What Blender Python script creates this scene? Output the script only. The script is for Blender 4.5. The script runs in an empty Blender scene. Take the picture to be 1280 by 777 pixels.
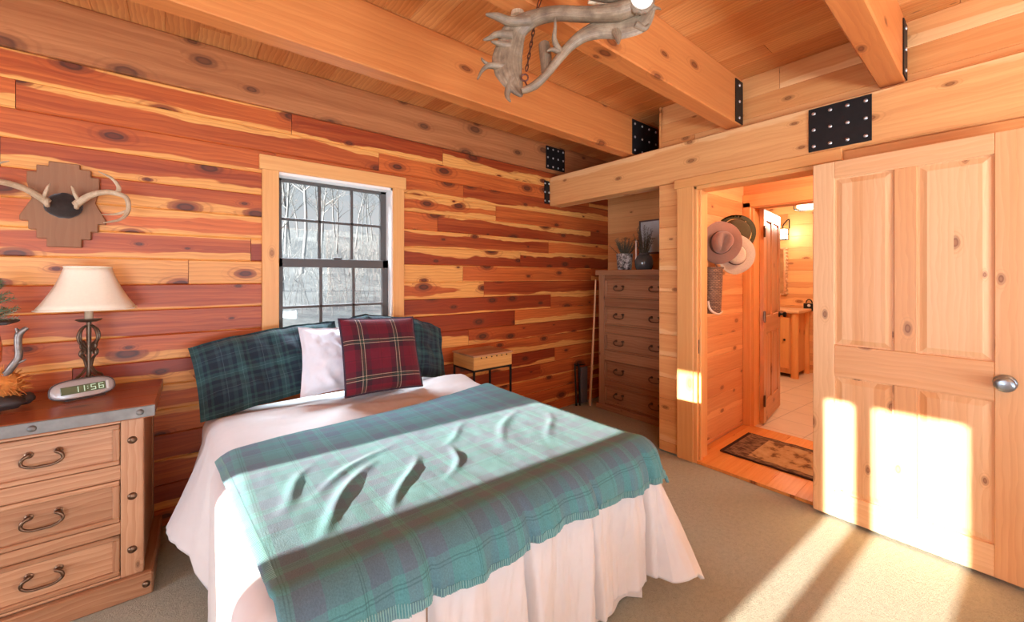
import bpy, bmesh, math, random
from mathutils import Vector, Matrix, noise, Euler
random.seed(7)
SC = bpy.context.scene
COL = SC.collection
R = math.radians
PI = math.pi

# ------------------------------------------------------------------ tagging
def tag(o, label=None, cat=None, group=None, kind=None):
    if label: o['label'] = label
    if cat: o['category'] = cat
    if group: o['group'] = group
    if kind: o['kind'] = kind
    return o

def thing(name, label, cat, loc=(0, 0, 0), rz=0.0, group=None, rot=None):
    o = bpy.data.objects.new(name, None)
    o.empty_display_size = .05
    COL.objects.link(o)
    o.location = loc
    o.rotation_euler = rot if rot else (0, 0, rz)
    return tag(o, label, cat, group)

def structure(name, loc=(0, 0, 0), rz=0.0):
    o = bpy.data.objects.new(name, None)
    COL.objects.link(o)
    o.location = loc
    o.rotation_euler = (0, 0, rz)
    o['kind'] = 'structure'
    return o

def copy_tree(o, parent=None):
    c = o.copy()
    COL.objects.link(c)
    if parent: c.parent = parent
    for ch in list(o.children):
        copy_tree(ch, c)
    return c

# ------------------------------------------------------------------ mesh builder
class MB:
    def __init__(s):
        s.bm = bmesh.new()
        s.uv = s.bm.loops.layers.uv.new('grain')
        s.cl = s.bm.loops.layers.float_color.new('brd')

    def face(s, vs, uvs=None, brd=(.5, 0, 0, .5), v01=None):
        try:
            f = s.bm.faces.new(vs)
        except ValueError:
            return None
        for i, l in enumerate(f.loops):
            if uvs: l[s.uv].uv = uvs[i]
            a = v01[i] if v01 else brd[3]
            l[s.cl] = (brd[0], brd[1], brd[2], a)
        return f

    def _grain(s, faces, axis, lo, hi, rnd, sap):
        ou, ov = random.uniform(0, 40), random.uniform(0, 40)
        for f in faces:
            n = f.normal
            dom = max(range(3), key=lambda i: abs(n[i]))
            for l in f.loops:
                p = l.vert.co
                if dom == axis:
                    c1, c2 = [i for i in range(3) if i != axis]
                    u, v, c = p[c1] * .15, p[c2], c2
                else:
                    c = [i for i in range(3) if i not in (axis, dom)][0]
                    u, v = p[axis], p[c] + (p[dom] if True else 0)
                w = (hi[c] - lo[c]) or 1
                l[s.uv].uv = (u + ou, v + ov)
                l[s.cl] = (rnd, sap[0], sap[1], (p[c] - lo[c]) / w)

    def box(s, lo, hi, axis=0, bev=.003, rnd=None, sap=(0, 0), seg=1):
        lo = Vector([min(lo[i], hi[i]) for i in range(3)]); hi_ = Vector([max(lo[i], hi[i]) for i in range(3)])
        hi = hi_
        t = bmesh.new()
        vs = [t.verts.new((x, y, z)) for x in (lo.x, hi.x) for y in (lo.y, hi.y) for z in (lo.z, hi.z)]
        for q in ((0, 1, 3, 2), (4, 6, 7, 5), (0, 4, 5, 1), (2, 3, 7, 6), (0, 2, 6, 4), (1, 5, 7, 3)):
            t.faces.new([vs[i] for i in q])
        bev = min(bev, .45 * min(hi[i] - lo[i] for i in range(3)))
        if bev > 0:
            bmesh.ops.bevel(t, geom=t.edges[:], offset=bev, segments=seg, affect='EDGES', profile=.5)
        mp = {v: s.bm.verts.new(v.co) for v in t.verts}
        fs = [s.bm.faces.new([mp[v] for v in f.verts]) for f in t.faces]
        t.free()
        for f in fs: f.normal_update()
        s._grain(fs, axis, lo, hi, random.random() if rnd is None else rnd, sap)
        return fs

    def plank(s, plane, front, sgn, u0, u1, v0, v1, along='u', depth=.02, ch=.004, rnd=None, sap=(0, 0), ou=None):
        """one board on a wall/ceiling. plane 0/1/2 = normal axis, front = face coordinate, sgn = facing sign.
        u = axis the board runs along, v = across."""
        axes = [i for i in range(3) if i != plane]
        ua, va = (axes if along == 'u' else axes[::-1])
        rnd = random.random() if rnd is None else rnd
        o_u = random.uniform(0, 40) if ou is None else ou
        o_v = random.uniform(0, 40)
        prof = [(v0, -depth), (v0, -ch), (v0 + ch, 0), (v1 - ch, 0), (v1, -ch), (v1, -depth)]
        def mk(u, v, d):
            c = [0, 0, 0]; c[ua] = u; c[va] = v; c[plane] = front + sgn * d
            return s.bm.verts.new(c)
        A = [mk(u0 + .0012, *p) for p in prof]; B = [mk(u1 - .0012, *p) for p in prof]
        w = v1 - v0
        for i in range(5):
            q = [A[i], A[i + 1], B[i + 1], B[i]]
            uv = [(u0 + o_u, prof[i][0] + o_v), (u0 + o_u, prof[i + 1][0] + o_v), (u1 + o_u, prof[i + 1][0] + o_v), (u1 + o_u, prof[i][0] + o_v)]
            t0, t1 = (prof[i][0] - v0) / w, (prof[i + 1][0] - v0) / w
            s.face(q, uv, (rnd, sap[0], sap[1], 0), (t0, t1, t1, t0))
        for E_ in (A, B):
            s.face(E_, [(0, p[0]) for p in prof], (rnd, 0, 0, .5))

    def tube(s, pts, rad, seg=8, flat=None, caps=True, sub=0, closed=False, tile=1.0):
        """smooth tapered sweep. rad: number or list; flat: list of (rx, ry) with an 'up' vector."""
        pts = [Vector(p) for p in pts]
        n = len(pts)
        if not isinstance(rad, (list, tuple)): rad = [rad] * n
        rr = [(r if isinstance(r, (list, tuple)) else (r, r)) for r in rad]
        if sub:
            P2, R2 = [], []
            rng = n if closed else n - 1
            for i in range(rng):
                g = (lambda k: pts[k % n]) if closed else (lambda k: pts[max(0, min(n - 1, k))])
                h = (lambda k: rr[k % n]) if closed else (lambda k: rr[max(0, min(n - 1, k))])
                for k in range(sub):
                    t = k / sub
                    a, b, c, d = g(i - 1), g(i), g(i + 1), g(i + 2)
                    P2.append(.5 * ((2 * b) + (c - a) * t + (2 * a - 5 * b + 4 * c - d) * t * t + (3 * b - a - 3 * c + d) * t ** 3))
                    r0, r1 = h(i), h(i + 1)
                    R2.append((r0[0] + (r1[0] - r0[0]) * t, r0[1] + (r1[1] - r0[1]) * t))
            if not closed:
                P2.append(pts[-1]); R2.append(rr[-1])
            pts, rr = P2, R2; n = len(pts)
        up = Vector(flat) if flat else None
        rings = []; prevx = None; dist = 0; ds = []
        for i in range(n):
            a = pts[(i - 1) % n] if (closed or i > 0) else pts[i]
            b = pts[(i + 1) % n] if (closed or i < n - 1) else pts[i]
            d = (b - a).normalized() if (b - a).length > 1e-9 else Vector((0, 0, 1))
            if i: dist += (pts[i] - pts[i - 1]).length
            ds.append(dist)
            if up is not None:
                y = (up - d * up.dot(d))
                y = y.normalized() if y.length > 1e-4 else d.orthogonal().normalized()
                x = y.cross(d).normalized()
            else:
                if prevx is None:
                    x = d.orthogonal().normalized()
                else:
                    x = prevx - d * prevx.dot(d)
                    x = x.normalized() if x.length > 1e-5 else d.orthogonal().normalized()
                y = d.cross(x).normalized()
            prevx = x
            rings.append([s.bm.verts.new(pts[i] + x * (math.cos(2 * PI * k / seg) * rr[i][0]) + y * (math.sin(2 * PI * k / seg) * rr[i][1])) for k in range(seg)])
        rnd = random.random()
        for i in range(n if closed else n - 1):
            j = (i + 1) % n
            for k in range(seg):
                k2 = (k + 1) % seg
                s.face([rings[i][k], rings[i][k2], rings[j][k2], rings[j][k]],
                       [(ds[i] * tile, k / seg * .2), (ds[i] * tile, (k + 1) / seg * .2), (ds[j] * tile, (k + 1) / seg * .2), (ds[j] * tile, k / seg * .2)], (rnd, 0, 0, .5))
        if caps and not closed:
            s.face(rings[0][::-1]); s.face(rings[-1])
        return rings

    def lathe(s, prof, seg=32, c=(0, 0, 0), axis='Z', fn=None):
        c = Vector(c); rings = []
        for (r, z) in prof:
            ring = []
            for k in range(seg):
                a = 2 * PI * k / seg
                p = Vector((r * math.cos(a), r * math.sin(a), z))
                if fn: p = fn(p, a)
                if axis == 'Y': p = Vector((p.x, p.z, p.y))
                if axis == 'X': p = Vector((p.z, p.x, p.y))
                ring.append(s.bm.verts.new(c + p))
            rings.append(ring)
        for i in range(len(rings) - 1):
            for k in range(seg):
                k2 = (k + 1) % seg
                s.face([rings[i][k], rings[i][k2], rings[i + 1][k2], rings[i + 1][k]],
                       [(k / seg, i * .05), ((k + 1) / seg, i * .05), ((k + 1) / seg, (i + 1) * .05), (k / seg, (i + 1) * .05)])
        if prof[0][0] > 1e-5: s.face(rings[0][::-1])
        if prof[-1][0] > 1e-5: s.face(rings[-1])
        return rings

    def prism(s, outline, d0, d1, plane=1, bev=0.0):
        """outline of (a, b) pairs extruded along axis `plane`."""
        ax = [i for i in range(3) if i != plane]
        def mk(p, d):
            c = [0, 0, 0]; c[ax[0]], c[ax[1]], c[plane] = p[0], p[1], d
            return s.bm.verts.new(c)
        A = [mk(p, d0) for p in outline]; B = [mk(p, d1) for p in outline]
        n = len(outline)
        uv = [(p[1] + 3, p[0] + 5) for p in outline]
        s.face(A, uv); s.face(B[::-1], uv[::-1])
        for i in range(n):
            j = (i + 1) % n
            s.face([A[i], B[i], B[j], A[j]], [uv[i], uv[i], uv[j], uv[j]])

    def grid(s, nx, ny, fn, uvf=None, flip=False):
        V = [[s.bm.verts.new(fn(i / nx, j / ny)) for j in range(ny + 1)] for i in range(nx + 1)]
        for i in range(nx):
            for j in range(ny):
                ij = [(i, j), (i + 1, j), (i + 1, j + 1), (i, j + 1)]
                if flip: ij = ij[::-1]
                uv = [uvf(a / nx, b / ny) if uvf else (a / nx, b / ny) for a, b in ij]
                s.face([V[a][b] for a, b in ij], uv)
        return V

    def ball(s, c, r, seg=12, sc=(1, 1, 1), wob=0.0, seed=0.0):
        c = Vector(c); rings = []
        nl = max(6, seg // 2 + 2)
        for i in range(1, nl):
            th = PI * i / nl
            ring = []
            for k in range(seg):
                a = 2 * PI * k / seg
                p = Vector((math.sin(th) * math.cos(a), math.sin(th) * math.sin(a), math.cos(th)))
                w = 1 + wob * noise.noise(p * 2.1 + Vector((seed, seed * 2, 0)))
                ring.append(s.bm.verts.new(c + Vector((p.x * sc[0], p.y * sc[1], p.z * sc[2])) * r * w))
            rings.append(ring)
        t = s.bm.verts.new(c + Vector((0, 0, r * sc[2]))); b = s.bm.verts.new(c - Vector((0, 0, r * sc[2])))
        for k in range(seg):
            k2 = (k + 1) % seg
            s.face([t, rings[0][k], rings[0][k2]]); s.face([b, rings[-1][k2], rings[-1][k]])
            for i in range(len(rings) - 1):
                s.face([rings[i][k], rings[i + 1][k], rings[i + 1][k2], rings[i][k2]])

    def build(s, name, mat, parent=None, smooth=False, loc=None, rot=None, sharp=None, fixn=True):
        if fixn: bmesh.ops.recalc_face_normals(s.bm, faces=s.bm.faces[:])
        me = bpy.data.meshes.new(name)
        s.bm.to_mesh(me); s.bm.free()
        if smooth:
            for p in me.polygons: p.use_smooth = True
            me.set_sharp_from_angle(angle=R(sharp if sharp else 50))
        me.materials.append(mat)
        o = bpy.data.objects.new(name, me)
        COL.objects.link(o)
        if parent: o.parent = parent
        if loc: o.location = loc
        if rot: o.rotation_euler = rot
        return o

def struct(name, mb, mat, **k):
    o = mb.build(name, mat, **k); o['kind'] = 'structure'; return o

# ------------------------------------------------------------------ materials
class NT:
    def __init__(s, name):
        s.m = bpy.data.materials.new(name); s.m.use_nodes = True
        s.t = s.m.node_tree; s.t.nodes.clear()
        s.out = s.t.nodes.new('ShaderNodeOutputMaterial')
    def n(s, ty, **k):
        nd = s.t.nodes.new(ty)
        for a, b in k.items(): setattr(nd, a, b)
        return nd
    def put(s, sock, v):
        if isinstance(v, bpy.types.NodeSocket): s.t.links.new(v, sock)
        elif v is not None:
            if sock.type == 'RGBA' and len(v) == 3: v = (*v, 1)
            sock.default_value = v
    def M(s, op, a, b=0.0, c=None, clamp=False):
        nd = s.n('ShaderNodeMath', operation=op, use_clamp=clamp)
        s.put(nd.inputs[0], a); s.put(nd.inputs[1], b)
        if c is not None: s.put(nd.inputs[2], c)
        return nd.outputs[0]
    def mix(s, f, a, b, blend='MIX'):
        nd = s.n('ShaderNodeMix', data_type='RGBA', blend_type=blend)
        s.put(nd.inputs[0], f); s.put(nd.inputs[6], a); s.put(nd.inputs[7], b)
        return nd.outputs[2]
    def smooth(s, x, lo, hi):
        nd = s.n('ShaderNodeMapRange', interpolation_type='SMOOTHSTEP')
        s.put(nd.inputs[0], x); s.put(nd.inputs[1], lo); s.put(nd.inputs[2], hi)
        return nd.outputs[0]
    def xyz(s, x, y, z=0.0):
        nd = s.n('ShaderNodeCombineXYZ')
        s.put(nd.inputs[0], x); s.put(nd.inputs[1], y); s.put(nd.inputs[2], z)
        return nd.outputs[0]
    def noise(s, vec, scale=1.0, detail=2.0, rough=.5, dist=0.0):
        nd = s.n('ShaderNodeTexNoise')
        if vec is not None: s.put(nd.inputs['Vector'], vec)
        nd.inputs['Scale'].default_value = scale; nd.inputs['Detail'].default_value = detail
        nd.inputs['Roughness'].default_value = rough; nd.inputs['Distortion'].default_value = dist
        return nd.outputs[0]
    def ramp(s, x, stops, interp='LINEAR'):
        nd = s.n('ShaderNodeValToRGB'); cr = nd.color_ramp; cr.interpolation = interp
        while len(cr.elements) < len(stops): cr.elements.new(.5)
        for e, (p, c) in zip(cr.elements, stops):
            e.position = p; e.color = (*c, 1) if len(c) == 3 else c
        s.put(nd.inputs[0], x)
        return nd.outputs[0]
    def uv(s, name='grain'):
        nd = s.n('ShaderNodeUVMap', uv_map=name)
        sp = s.n('ShaderNodeSeparateXYZ'); s.t.links.new(nd.outputs[0], sp.inputs[0])
        return nd.outputs[0], sp.outputs[0], sp.outputs[1]
    def obj(s):
        return s.n('ShaderNodeTexCoord').outputs['Object']
    def bsdf(s, col, rough=.5, metal=0.0, spec=.5, bump=None, bstr=.2, bdist=.01, coat=0.0, sheen=0.0, emit=None, estr=0, trans=None, sss=0):
        b = s.n('ShaderNodeBsdfPrincipled')
        s.put(b.inputs['Base Color'], col); s.put(b.inputs['Roughness'], rough)
        b.inputs['Metallic'].default_value = metal
        b.inputs['Specular IOR Level'].default_value = spec
        b.inputs['Coat Weight'].default_value = coat
        b.inputs['Sheen Weight'].default_value = sheen
        if emit: s.put(b.inputs['Emission Color'], emit); b.inputs['Emission Strength'].default_value = estr
        if bump is not None:
            bp = s.n('ShaderNodeBump'); bp.inputs['Strength'].default_value = bstr; bp.inputs['Distance'].default_value = bdist
            s.put(bp.inputs['Height'], bump); s.t.links.new(bp.outputs[0], b.inputs['Normal'])
        s.t.links.new(b.outputs[0], s.out.inputs[0])
        return b

def wood(name, ha, hb, sapc, knotc, dens=.5, amp=.5, rough=.42, grain=.35, tone=.5, ksc=(3.2, 6.5), kmin=.05, kmax=.12, spec=.4, hband=.9, halo_s=.5):
    t = NT(name)
    _, u, v = t.uv()
    at = t.n('ShaderNodeAttribute', attribute_name='brd')
    sp = t.n('ShaderNodeSeparateColor'); t.t.links.new(at.outputs['Color'], sp.inputs[0])
    rnd, slo, shi = sp.outputs[0], sp.outputs[1], sp.outputs[2]
    v01 = at.outputs['Alpha']
    z = t.M('MULTIPLY', rnd, 31.0)
    # knots
    kw = t.noise(t.xyz(t.M('MULTIPLY', u, 30.), t.M('MULTIPLY', v, 40.), z), 1, 2)
    kv = t.n('ShaderNodeTexVoronoi', voronoi_dimensions='2D', feature='F1')
    t.put(kv.inputs['Vector'], t.xyz(t.M('MULTIPLY', u, ksc[0]), t.M('MULTIPLY', v, ksc[1])))
    kv.inputs['Scale'].default_value = 1.0
    kd = t.M('ADD', kv.outputs['Distance'], t.M('MULTIPLY', t.M('SUBTRACT', kw, .5), .035))
    kc = t.n('ShaderNodeSeparateColor'); t.t.links.new(kv.outputs['Color'], kc.inputs[0])
    on = t.M('LESS_THAN', kc.outputs[0], dens)
    ks = t.M('ADD', t.M('MULTIPLY', kc.outputs[1], kmax - kmin), kmin)
    q = t.M('DIVIDE', kd, ks)
    core = t.M('MULTIPLY', t.smooth(q, 1.05, .75), on)
    rim = t.M('MULTIPLY', t.smooth(q, 1.9, 1.0), on)
    halo = t.M('MULTIPLY', t.smooth(q, 4.0, 1.0), on)
    # grain
    w1 = t.noise(t.xyz(t.M('MULTIPLY', u, 1.6), t.M('MULTIPLY', v, 9.), z), 1, 3)
    g = t.M('ADD', v, t.M('ADD', t.M('MULTIPLY', w1, .05), t.M('MULTIPLY', halo, .012)))
    band = t.noise(t.xyz(t.M('MULTIPLY', u, .9), t.M('MULTIPLY', g, 26.), z), 1, 3, .6)
    fine = t.noise(t.xyz(t.M('MULTIPLY', u, 4.), t.M('MULTIPLY', g, 190.), z), 1, 3, .65)
    ring = t.n('ShaderNodeTexWave', wave_type='BANDS', bands_direction='Y', wave_profile='SAW')
    t.put(ring.inputs['Vector'], t.xyz(t.M('MULTIPLY', u, .35), t.M('MULTIPLY', g, 1.0), z))
    ring.inputs['Scale'].default_value = 13; ring.inputs['Distortion'].default_value = 5.0
    ring.inputs['Detail'].default_value = 2.0; ring.inputs['Detail Scale'].default_value = 1.2
    f = t.M('ADD', t.M('MULTIPLY', t.M('SUBTRACT', band, .5), hband * 1.6), t.M('ADD', t.M('MULTIPLY', t.M('SUBTRACT', rnd, .5), tone * 1.6), .5), clamp=True)
    col = t.mix(f, ha, hb)
    # sapwood
    sn = t.noise(t.xyz(t.M('MULTIPLY', u, 1.25), t.M('MULTIPLY', v, 4.), z), 1, 4, .55)
    snn = t.M('MULTIPLY', t.M('SUBTRACT', sn, .5), amp * 2)
    def smask(amount, pos):
        e = t.M('ADD', amount, t.M('MULTIPLY', snn, t.M('MINIMUM', t.M('MULTIPLY', amount, 5.0), 1.0)))
        return t.M('MULTIPLY', t.smooth(t.M('SUBTRACT', e, pos), -.025, .035), t.M('GREATER_THAN', amount, .01))
    sm = t.M('MAXIMUM', smask(slo, v01), smask(shi, t.M('SUBTRACT', 1.0, v01)))
    sm = t.M('MULTIPLY', sm, t.M('SUBTRACT', 1.0, t.M('MULTIPLY', rim, .9)))
    scol = t.mix(t.M('MULTIPLY', t.M('SUBTRACT', 1.0, band), .5), sapc, t.mix(.35, sapc, ha))
    col = t.mix(sm, col, scol)
    dark = t.M('SUBTRACT', 1.0, t.M('MULTIPLY', t.M('ADD', t.M('MULTIPLY', fine, .6), t.M('MULTIPLY', ring.outputs[1], .4)), grain))
    dk = t.n('ShaderNodeCombineXYZ')
    for i, p in enumerate((.6, 1.0, 1.25)):
        t.put(dk.inputs[i], t.M('POWER', dark, p))
    col = t.mix(1.0, col, dk.outputs[0], 'MULTIPLY')
    kr = t.smooth(t.M('SINE', t.M('MULTIPLY', t.M('ADD', q, t.M('MULTIPLY', w1, 1.5)), 6.5)), .1, .9)
    col = t.mix(t.M('MULTIPLY', t.M('MULTIPLY', kr, halo), .5), col, t.mix(.4, hb, knotc))
    col = t.mix(t.M('MULTIPLY', halo, halo_s * .45), col, hb)
    col = t.mix(t.M('MULTIPLY', rim, .45), col, knotc)
    col = t.mix(t.M('MULTIPLY', core, .8), col, knotc)
    cen = t.M('MULTIPLY', t.smooth(q, .75, .35), on)
    col = t.mix(t.M('MULTIPLY', cen, .55), col, t.mix(.5, knotc, hb))
    h = t.M('ADD', t.M('MULTIPLY', fine, .5), t.M('MULTIPLY', core, -.4))
    t.bsdf(col, rough, spec=spec, bump=h, bstr=.12, bdist=.003)
    return t.m

def plain(name, col, rough=.5, metal=0.0, spec=.5, var=.15, scale=20, bstr=.1, **k):
    t = NT(name)
    nz = t.noise(t.obj(), scale, 4)
    c2 = tuple(x * (1 - var) for x in col); c1 = tuple(min(1, x * (1 + var)) for x in col)
    t.bsdf(t.mix(nz, c1, c2), rough, metal, spec, bump=nz, bstr=bstr, bdist=.004, **k)
    return t.m

def glass_mat(name):
    t = NT(name)
    tr = t.n('ShaderNodeBsdfTransparent'); gl = t.n('ShaderNodeBsdfGlossy'); gl.inputs['Roughness'].default_value = .02
    tr.inputs[0].default_value = (.97, .985, .98, 1)
    fr = t.n('ShaderNodeLayerWeight')
    mx = t.n('ShaderNodeMixShader')
    t.t.links.new(t.M('MULTIPLY_ADD', t.M('POWER', fr.outputs['Facing'], 5.0), .5, .03), mx.inputs[0]); t.t.links.new(tr.outputs[0], mx.inputs[1]); t.t.links.new(gl.outputs[0], mx.inputs[2])
    t.t.links.new(mx.outputs[0], t.out.inputs[0])
    return t.m

def emis(name, col, st):
    t = NT(name)
    e = t.n('ShaderNodeEmission'); e.inputs[0].default_value = (*col, 1); e.inputs[1].default_value = st
    t.t.links.new(e.outputs[0], t.out.inputs[0])
    return t.m

def tartan(name, period, stops, rough=.9, fuzz=.3, sc=400, mixf=.5, lines=None, wrinkle=0, low=1.0):
    t = NT(name)
    uvv, u, v = t.uv()
    jit = t.noise(uvv, 60, 2)
    def thread(x):
        fr = t.M('FRACT', t.M('DIVIDE', t.M('ADD', x, t.M('MULTIPLY', jit, .004)), period))
        return t.ramp(fr, stops, 'CONSTANT')
    col = t.mix(mixf, thread(u), thread(v))
    if lines:
        for (pos, wd, lc, st) in lines:
            for x in (u, v):
                fr = t.M('FRACT', t.M('DIVIDE', x, period))
                d = t.M('ABSOLUTE', t.M('SUBTRACT', fr, pos))
                col = t.mix(t.M('MULTIPLY', t.M('LESS_THAN', d, wd), st), col, lc)
    nz = t.noise(uvv, sc, 2, .7)
    nb = t.noise(uvv, 9, 3, .6)
    sh = t.M('ADD', t.M('MULTIPLY', t.M('SUBTRACT', nz, .5), fuzz * 2), t.M('ADD', 1.0, t.M('MULTIPLY', t.M('SUBTRACT', nb, .5), fuzz * low)))
    cc = t.n('ShaderNodeCombineXYZ')
    for i in range(3): t.put(cc.inputs[i], sh)
    col = t.mix(1.0, col, cc.outputs[0], 'MULTIPLY')
    t.bsdf(col, rough, spec=.15, bump=t.M('ADD', nz, t.M('MULTIPLY', nb, wrinkle)), bstr=.25, bdist=.004, sheen=.15)
    return t.m

CEDAR = wood('cedar boards', (.75, .195, .042), (.34, .052, .012), (.95, .49, .135), (.055, .018, .010), dens=.56, amp=.62, tone=.75, grain=.6, kmin=.03, kmax=.17, hband=1.15)
PINE = wood('pine boards', (.86, .47, .185), (.70, .30, .095), (.90, .56, .26), (.20, .065, .02), dens=.30, tone=.55, grain=.24, kmin=.03, kmax=.085)
HALLPINE = wood('honey pine boards', (.82, .46, .20), (.66, .29, .10), (.88, .50, .2), (.20, .06, .02), dens=.36, tone=.5, grain=.25)
CEIL = wood('ceiling boards', (.88, .47, .17), (.72, .30, .085), (.9, .5, .2), (.22, .06, .018), dens=.10, tone=.75, grain=.6, kmin=.03, kmax=.06)
BEAM = wood('beam timber', (.72, .27, .075), (.55, .16, .04), (.8, .4, .15), (.13, .028, .010), dens=.5, tone=.3, grain=.28, ksc=(2.2, 5.), kmin=.035, kmax=.10)
DARKBEAM = wood('brown beam timber', (.60, .25, .095), (.36, .12, .04), (.6, .3, .12), (.09, .028, .014), dens=.75, tone=.3, grain=.4, ksc=(2.6, 5.), kmin=.05, kmax=.14, hband=1.2)
TRIMW = wood('clear pine trim', (.86, .45, .16), (.74, .33, .10), (.9, .5, .2), (.3, .1, .03), dens=.06, tone=.3, grain=.16)
DOORW = wood('knotty pine door', (.90, .57, .30), (.80, .42, .18), (.9, .55, .27), (.22, .07, .03), dens=.36, tone=.95, grain=.26, kmin=.03, kmax=.085)
DOORD = wood('worn pine door', (.72, .38, .17), (.55, .25, .10), (.8, .5, .27), (.22, .07, .03), dens=.2, tone=.5, grain=.25)
FURN = wood('rustic furniture wood', (.60, .36, .21), (.40, .215, .115), (.7, .4, .2), (.14, .06, .03), dens=.30, tone=.7, grain=.62, kmin=.02, kmax=.09)
FURNTOP = wood('reddish table top wood', (.46, .16, .065), (.30, .085, .035), (.5, .2, .1), (.1, .04, .02), dens=.12, tone=.4, grain=.35, rough=.3)
DRESS = wood('brown dresser wood', (.50, .28, .145), (.27, .125, .06), (.5, .3, .14), (.07, .03, .018), dens=.28, tone=.5, grain=.5, kmin=.02, kmax=.06)
DECK = wood('hall floor boards', (.82, .38, .10), (.66, .24, .055), (.88, .5, .2), (.16, .05, .02), dens=.2, tone=.35, grain=.2, rough=.25)
PALEW = wood('pale stick wood', (.80, .50, .27), (.66, .36, .17), (.9, .6, .3), (.3, .12, .05), dens=.05, tone=.2, grain=.2)
CRATE = wood('yellow crate wood', (.82, .50, .17), (.55, .30, .09), (.85, .55, .22), (.2, .08, .03), dens=.15, tone=.4, grain=.35)
PLAQ = wood('plaque wood', (.36, .165, .075), (.26, .115, .05), (.5, .3, .2), (.2, .1, .06), dens=.02, tone=.2, grain=.25, rough=.6)

IRON = plain('black steel', (.018, .017, .017), .5, .6, .5, .3, 30)
BOLT = plain('bright bolt head', (.62, .62, .62), .35, .9, .5, .1, 50)
BRONZE = plain('aged bronze', (.16, .095, .06), .32, .9, .5, .35, 40)
NICKEL = plain('pewter knob metal', (.33, .37, .40), .3, .85, .5, .15, 40)
BAND = plain('grey iron strip', (.19, .175, .16), .5, .6, .5, .45, 25)
WROUGHT = plain('wrought bronze iron', (.15, .10, .065), .42, .7, .5, .5, 60)
SASH = plain('dark brown window vinyl', (.085, .07, .062), .5, 0, .4, .08, 10)
WHITEJ = plain('white painted jamb', (.80, .76, .72), .5, 0, .4, .05, 10)
SHADE = plain('cream linen shade', (.88, .79, .62), .85, 0, .2, .05, 120, .1)
ANTLER = None
def antler_mat(name, a, b, tip):
    t = NT(name)
    _, u, v = t.uv()
    ob = t.obj()
    n1 = t.noise(ob, 22, 5, .65); n2 = t.noise(t.xyz(t.M('MULTIPLY', u, 9.), t.M('MULTIPLY', v, 160.)), 1, 3, .6)
    f = t.M('ADD', t.M('MULTIPLY', n1, .7), t.M('MULTIPLY', n2, .5))
    col = t.ramp(f, [(.35, b), (.6, a), (.85, tip)])
    t.bsdf(col, .5, spec=.35, bump=f, bstr=.5, bdist=.006)
    return t.m
ANTLER = antler_mat('grey brown antler', (.21, .135, .08), (.085, .05, .03), (.36, .255, .16))
ANTPALE = antler_mat('pale antler', (.52, .36, .22), (.22, .13, .07), (.74, .60, .42))
BONE = plain('cut antler face', (.85, .76, .64), .7, 0, .3, .12, 40)
FURDARK = plain('dark brown hide', (.035, .022, .017), .9, 0, .2, .4, 60, .5, sheen=.3)
WHITECL = plain('white cotton', (.74, .755, .81), .9, 0, .15, .03, 60, .12, sheen=.1)
CREAMCL = plain('cream comforter cotton', (.66, .625, .615), .9, 0, .15, .04, 25, .2, sheen=.1)
SEAMT = plain('tan seam thread', (.30, .20, .14), .9, 0, .1, .1, 40)
SKIRT = plain('ivory bed skirt', (.74, .67, .60), .9, 0, .15, .04, 30, .1)
MATT = plain('peach mattress ticking', (.78, .52, .34), .9, 0, .15, .05, 30)
GLASS = glass_mat('window glass')
CLOCKB = plain('silver grey plastic', (.50, .49, .48), .28, .2, .5, .05, 10)
CLOCKD = plain('dark grey plastic', (.09, .08, .08), .35, 0, .5, .1, 10)
LCD = plain('green grey display', (.12, .16, .085), .25, 0, .5, .1, 10, 0)
LCDON = emis('lit display digits', (.75, .90, .62), .75)
BAR = plain('pale bar plastic', (.74, .74, .68), .3, 0, .5, .05, 10)
ROCK = plain('dark stone', (.055, .04, .035), .6, 0, .4, .4, 18, .5)
MOSS = plain('orange straw moss', (.62, .22, .05), .9, 0, .2, .5, 60, .6)
REDCER = plain('orange red glaze', (.68, .16, .05), .25, 0, .5, .2, 12, .05)
SILVER = plain('silvered twig', (.20, .17, .15), .35, .5, .5, .6, 60, .4)
FIR = plain('fir needles', (.16, .21, .12), .8, 0, .2, .5, 30)
FIRDUST = plain('frosted evergreen needles', (.26, .30, .21), .8, 0, .2, .5, 40)
SAGE = plain('dusty grey green sprigs', (.135, .125, .085), .85, 0, .2, .5, 40)
POTM = None
def birch_mat():
    t = NT('birch bark')
    _, u, v = t.uv()
    n1 = t.noise(t.obj(), 55, 4, .7); n2 = t.noise(t.obj(), 18, 3)
    f = t.M('ADD', t.M('MULTIPLY', n1, .6), t.M('MULTIPLY', n2, .4))
    t.bsdf(t.ramp(f, [(.42, (.06, .05, .045)), (.5, (.35, .30, .26)), (.6, (.75, .72, .68))]), .7, bump=n1, bstr=.3)
    return t.m
POTM = birch_mat()
SLATE = plain('slate blue grey print', (.62, .72, .72), .9, 0, .1, .25, 9, .05)
JAR = plain('smoked grey glass', (.10, .12, .12), .15, .2, .6, .3, 25, .05)
FELT = plain('brown felt', (.32, .17, .115), .95, 0, .1, .1, 90, .2, sheen=.3)
FELTB = plain('dark brown ribbon', (.11, .055, .035), .8, 0, .2, .1, 60)
OLIVE = plain('olive canvas', (.085, .07, .035), .9, 0, .15, .15, 90, .2)
STRAW = plain('pale straw weave', (.62, .52, .38), .85, 0, .2, .2, 120, .4)
GOLD = plain('gold cord', (.55, .36, .10), .5, .3, .5, .1, 30)
HORN = plain('pale horn', (.72, .60, .45), .4, 0, .5, .1, 30)
HEATER = plain('grey brown metal panel', (.15, .11, .10), .5, .3, .4, .15, 10)
LAMPG = emis('lit lamp glass', (1.0, .80, .50), 7.0)
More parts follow.
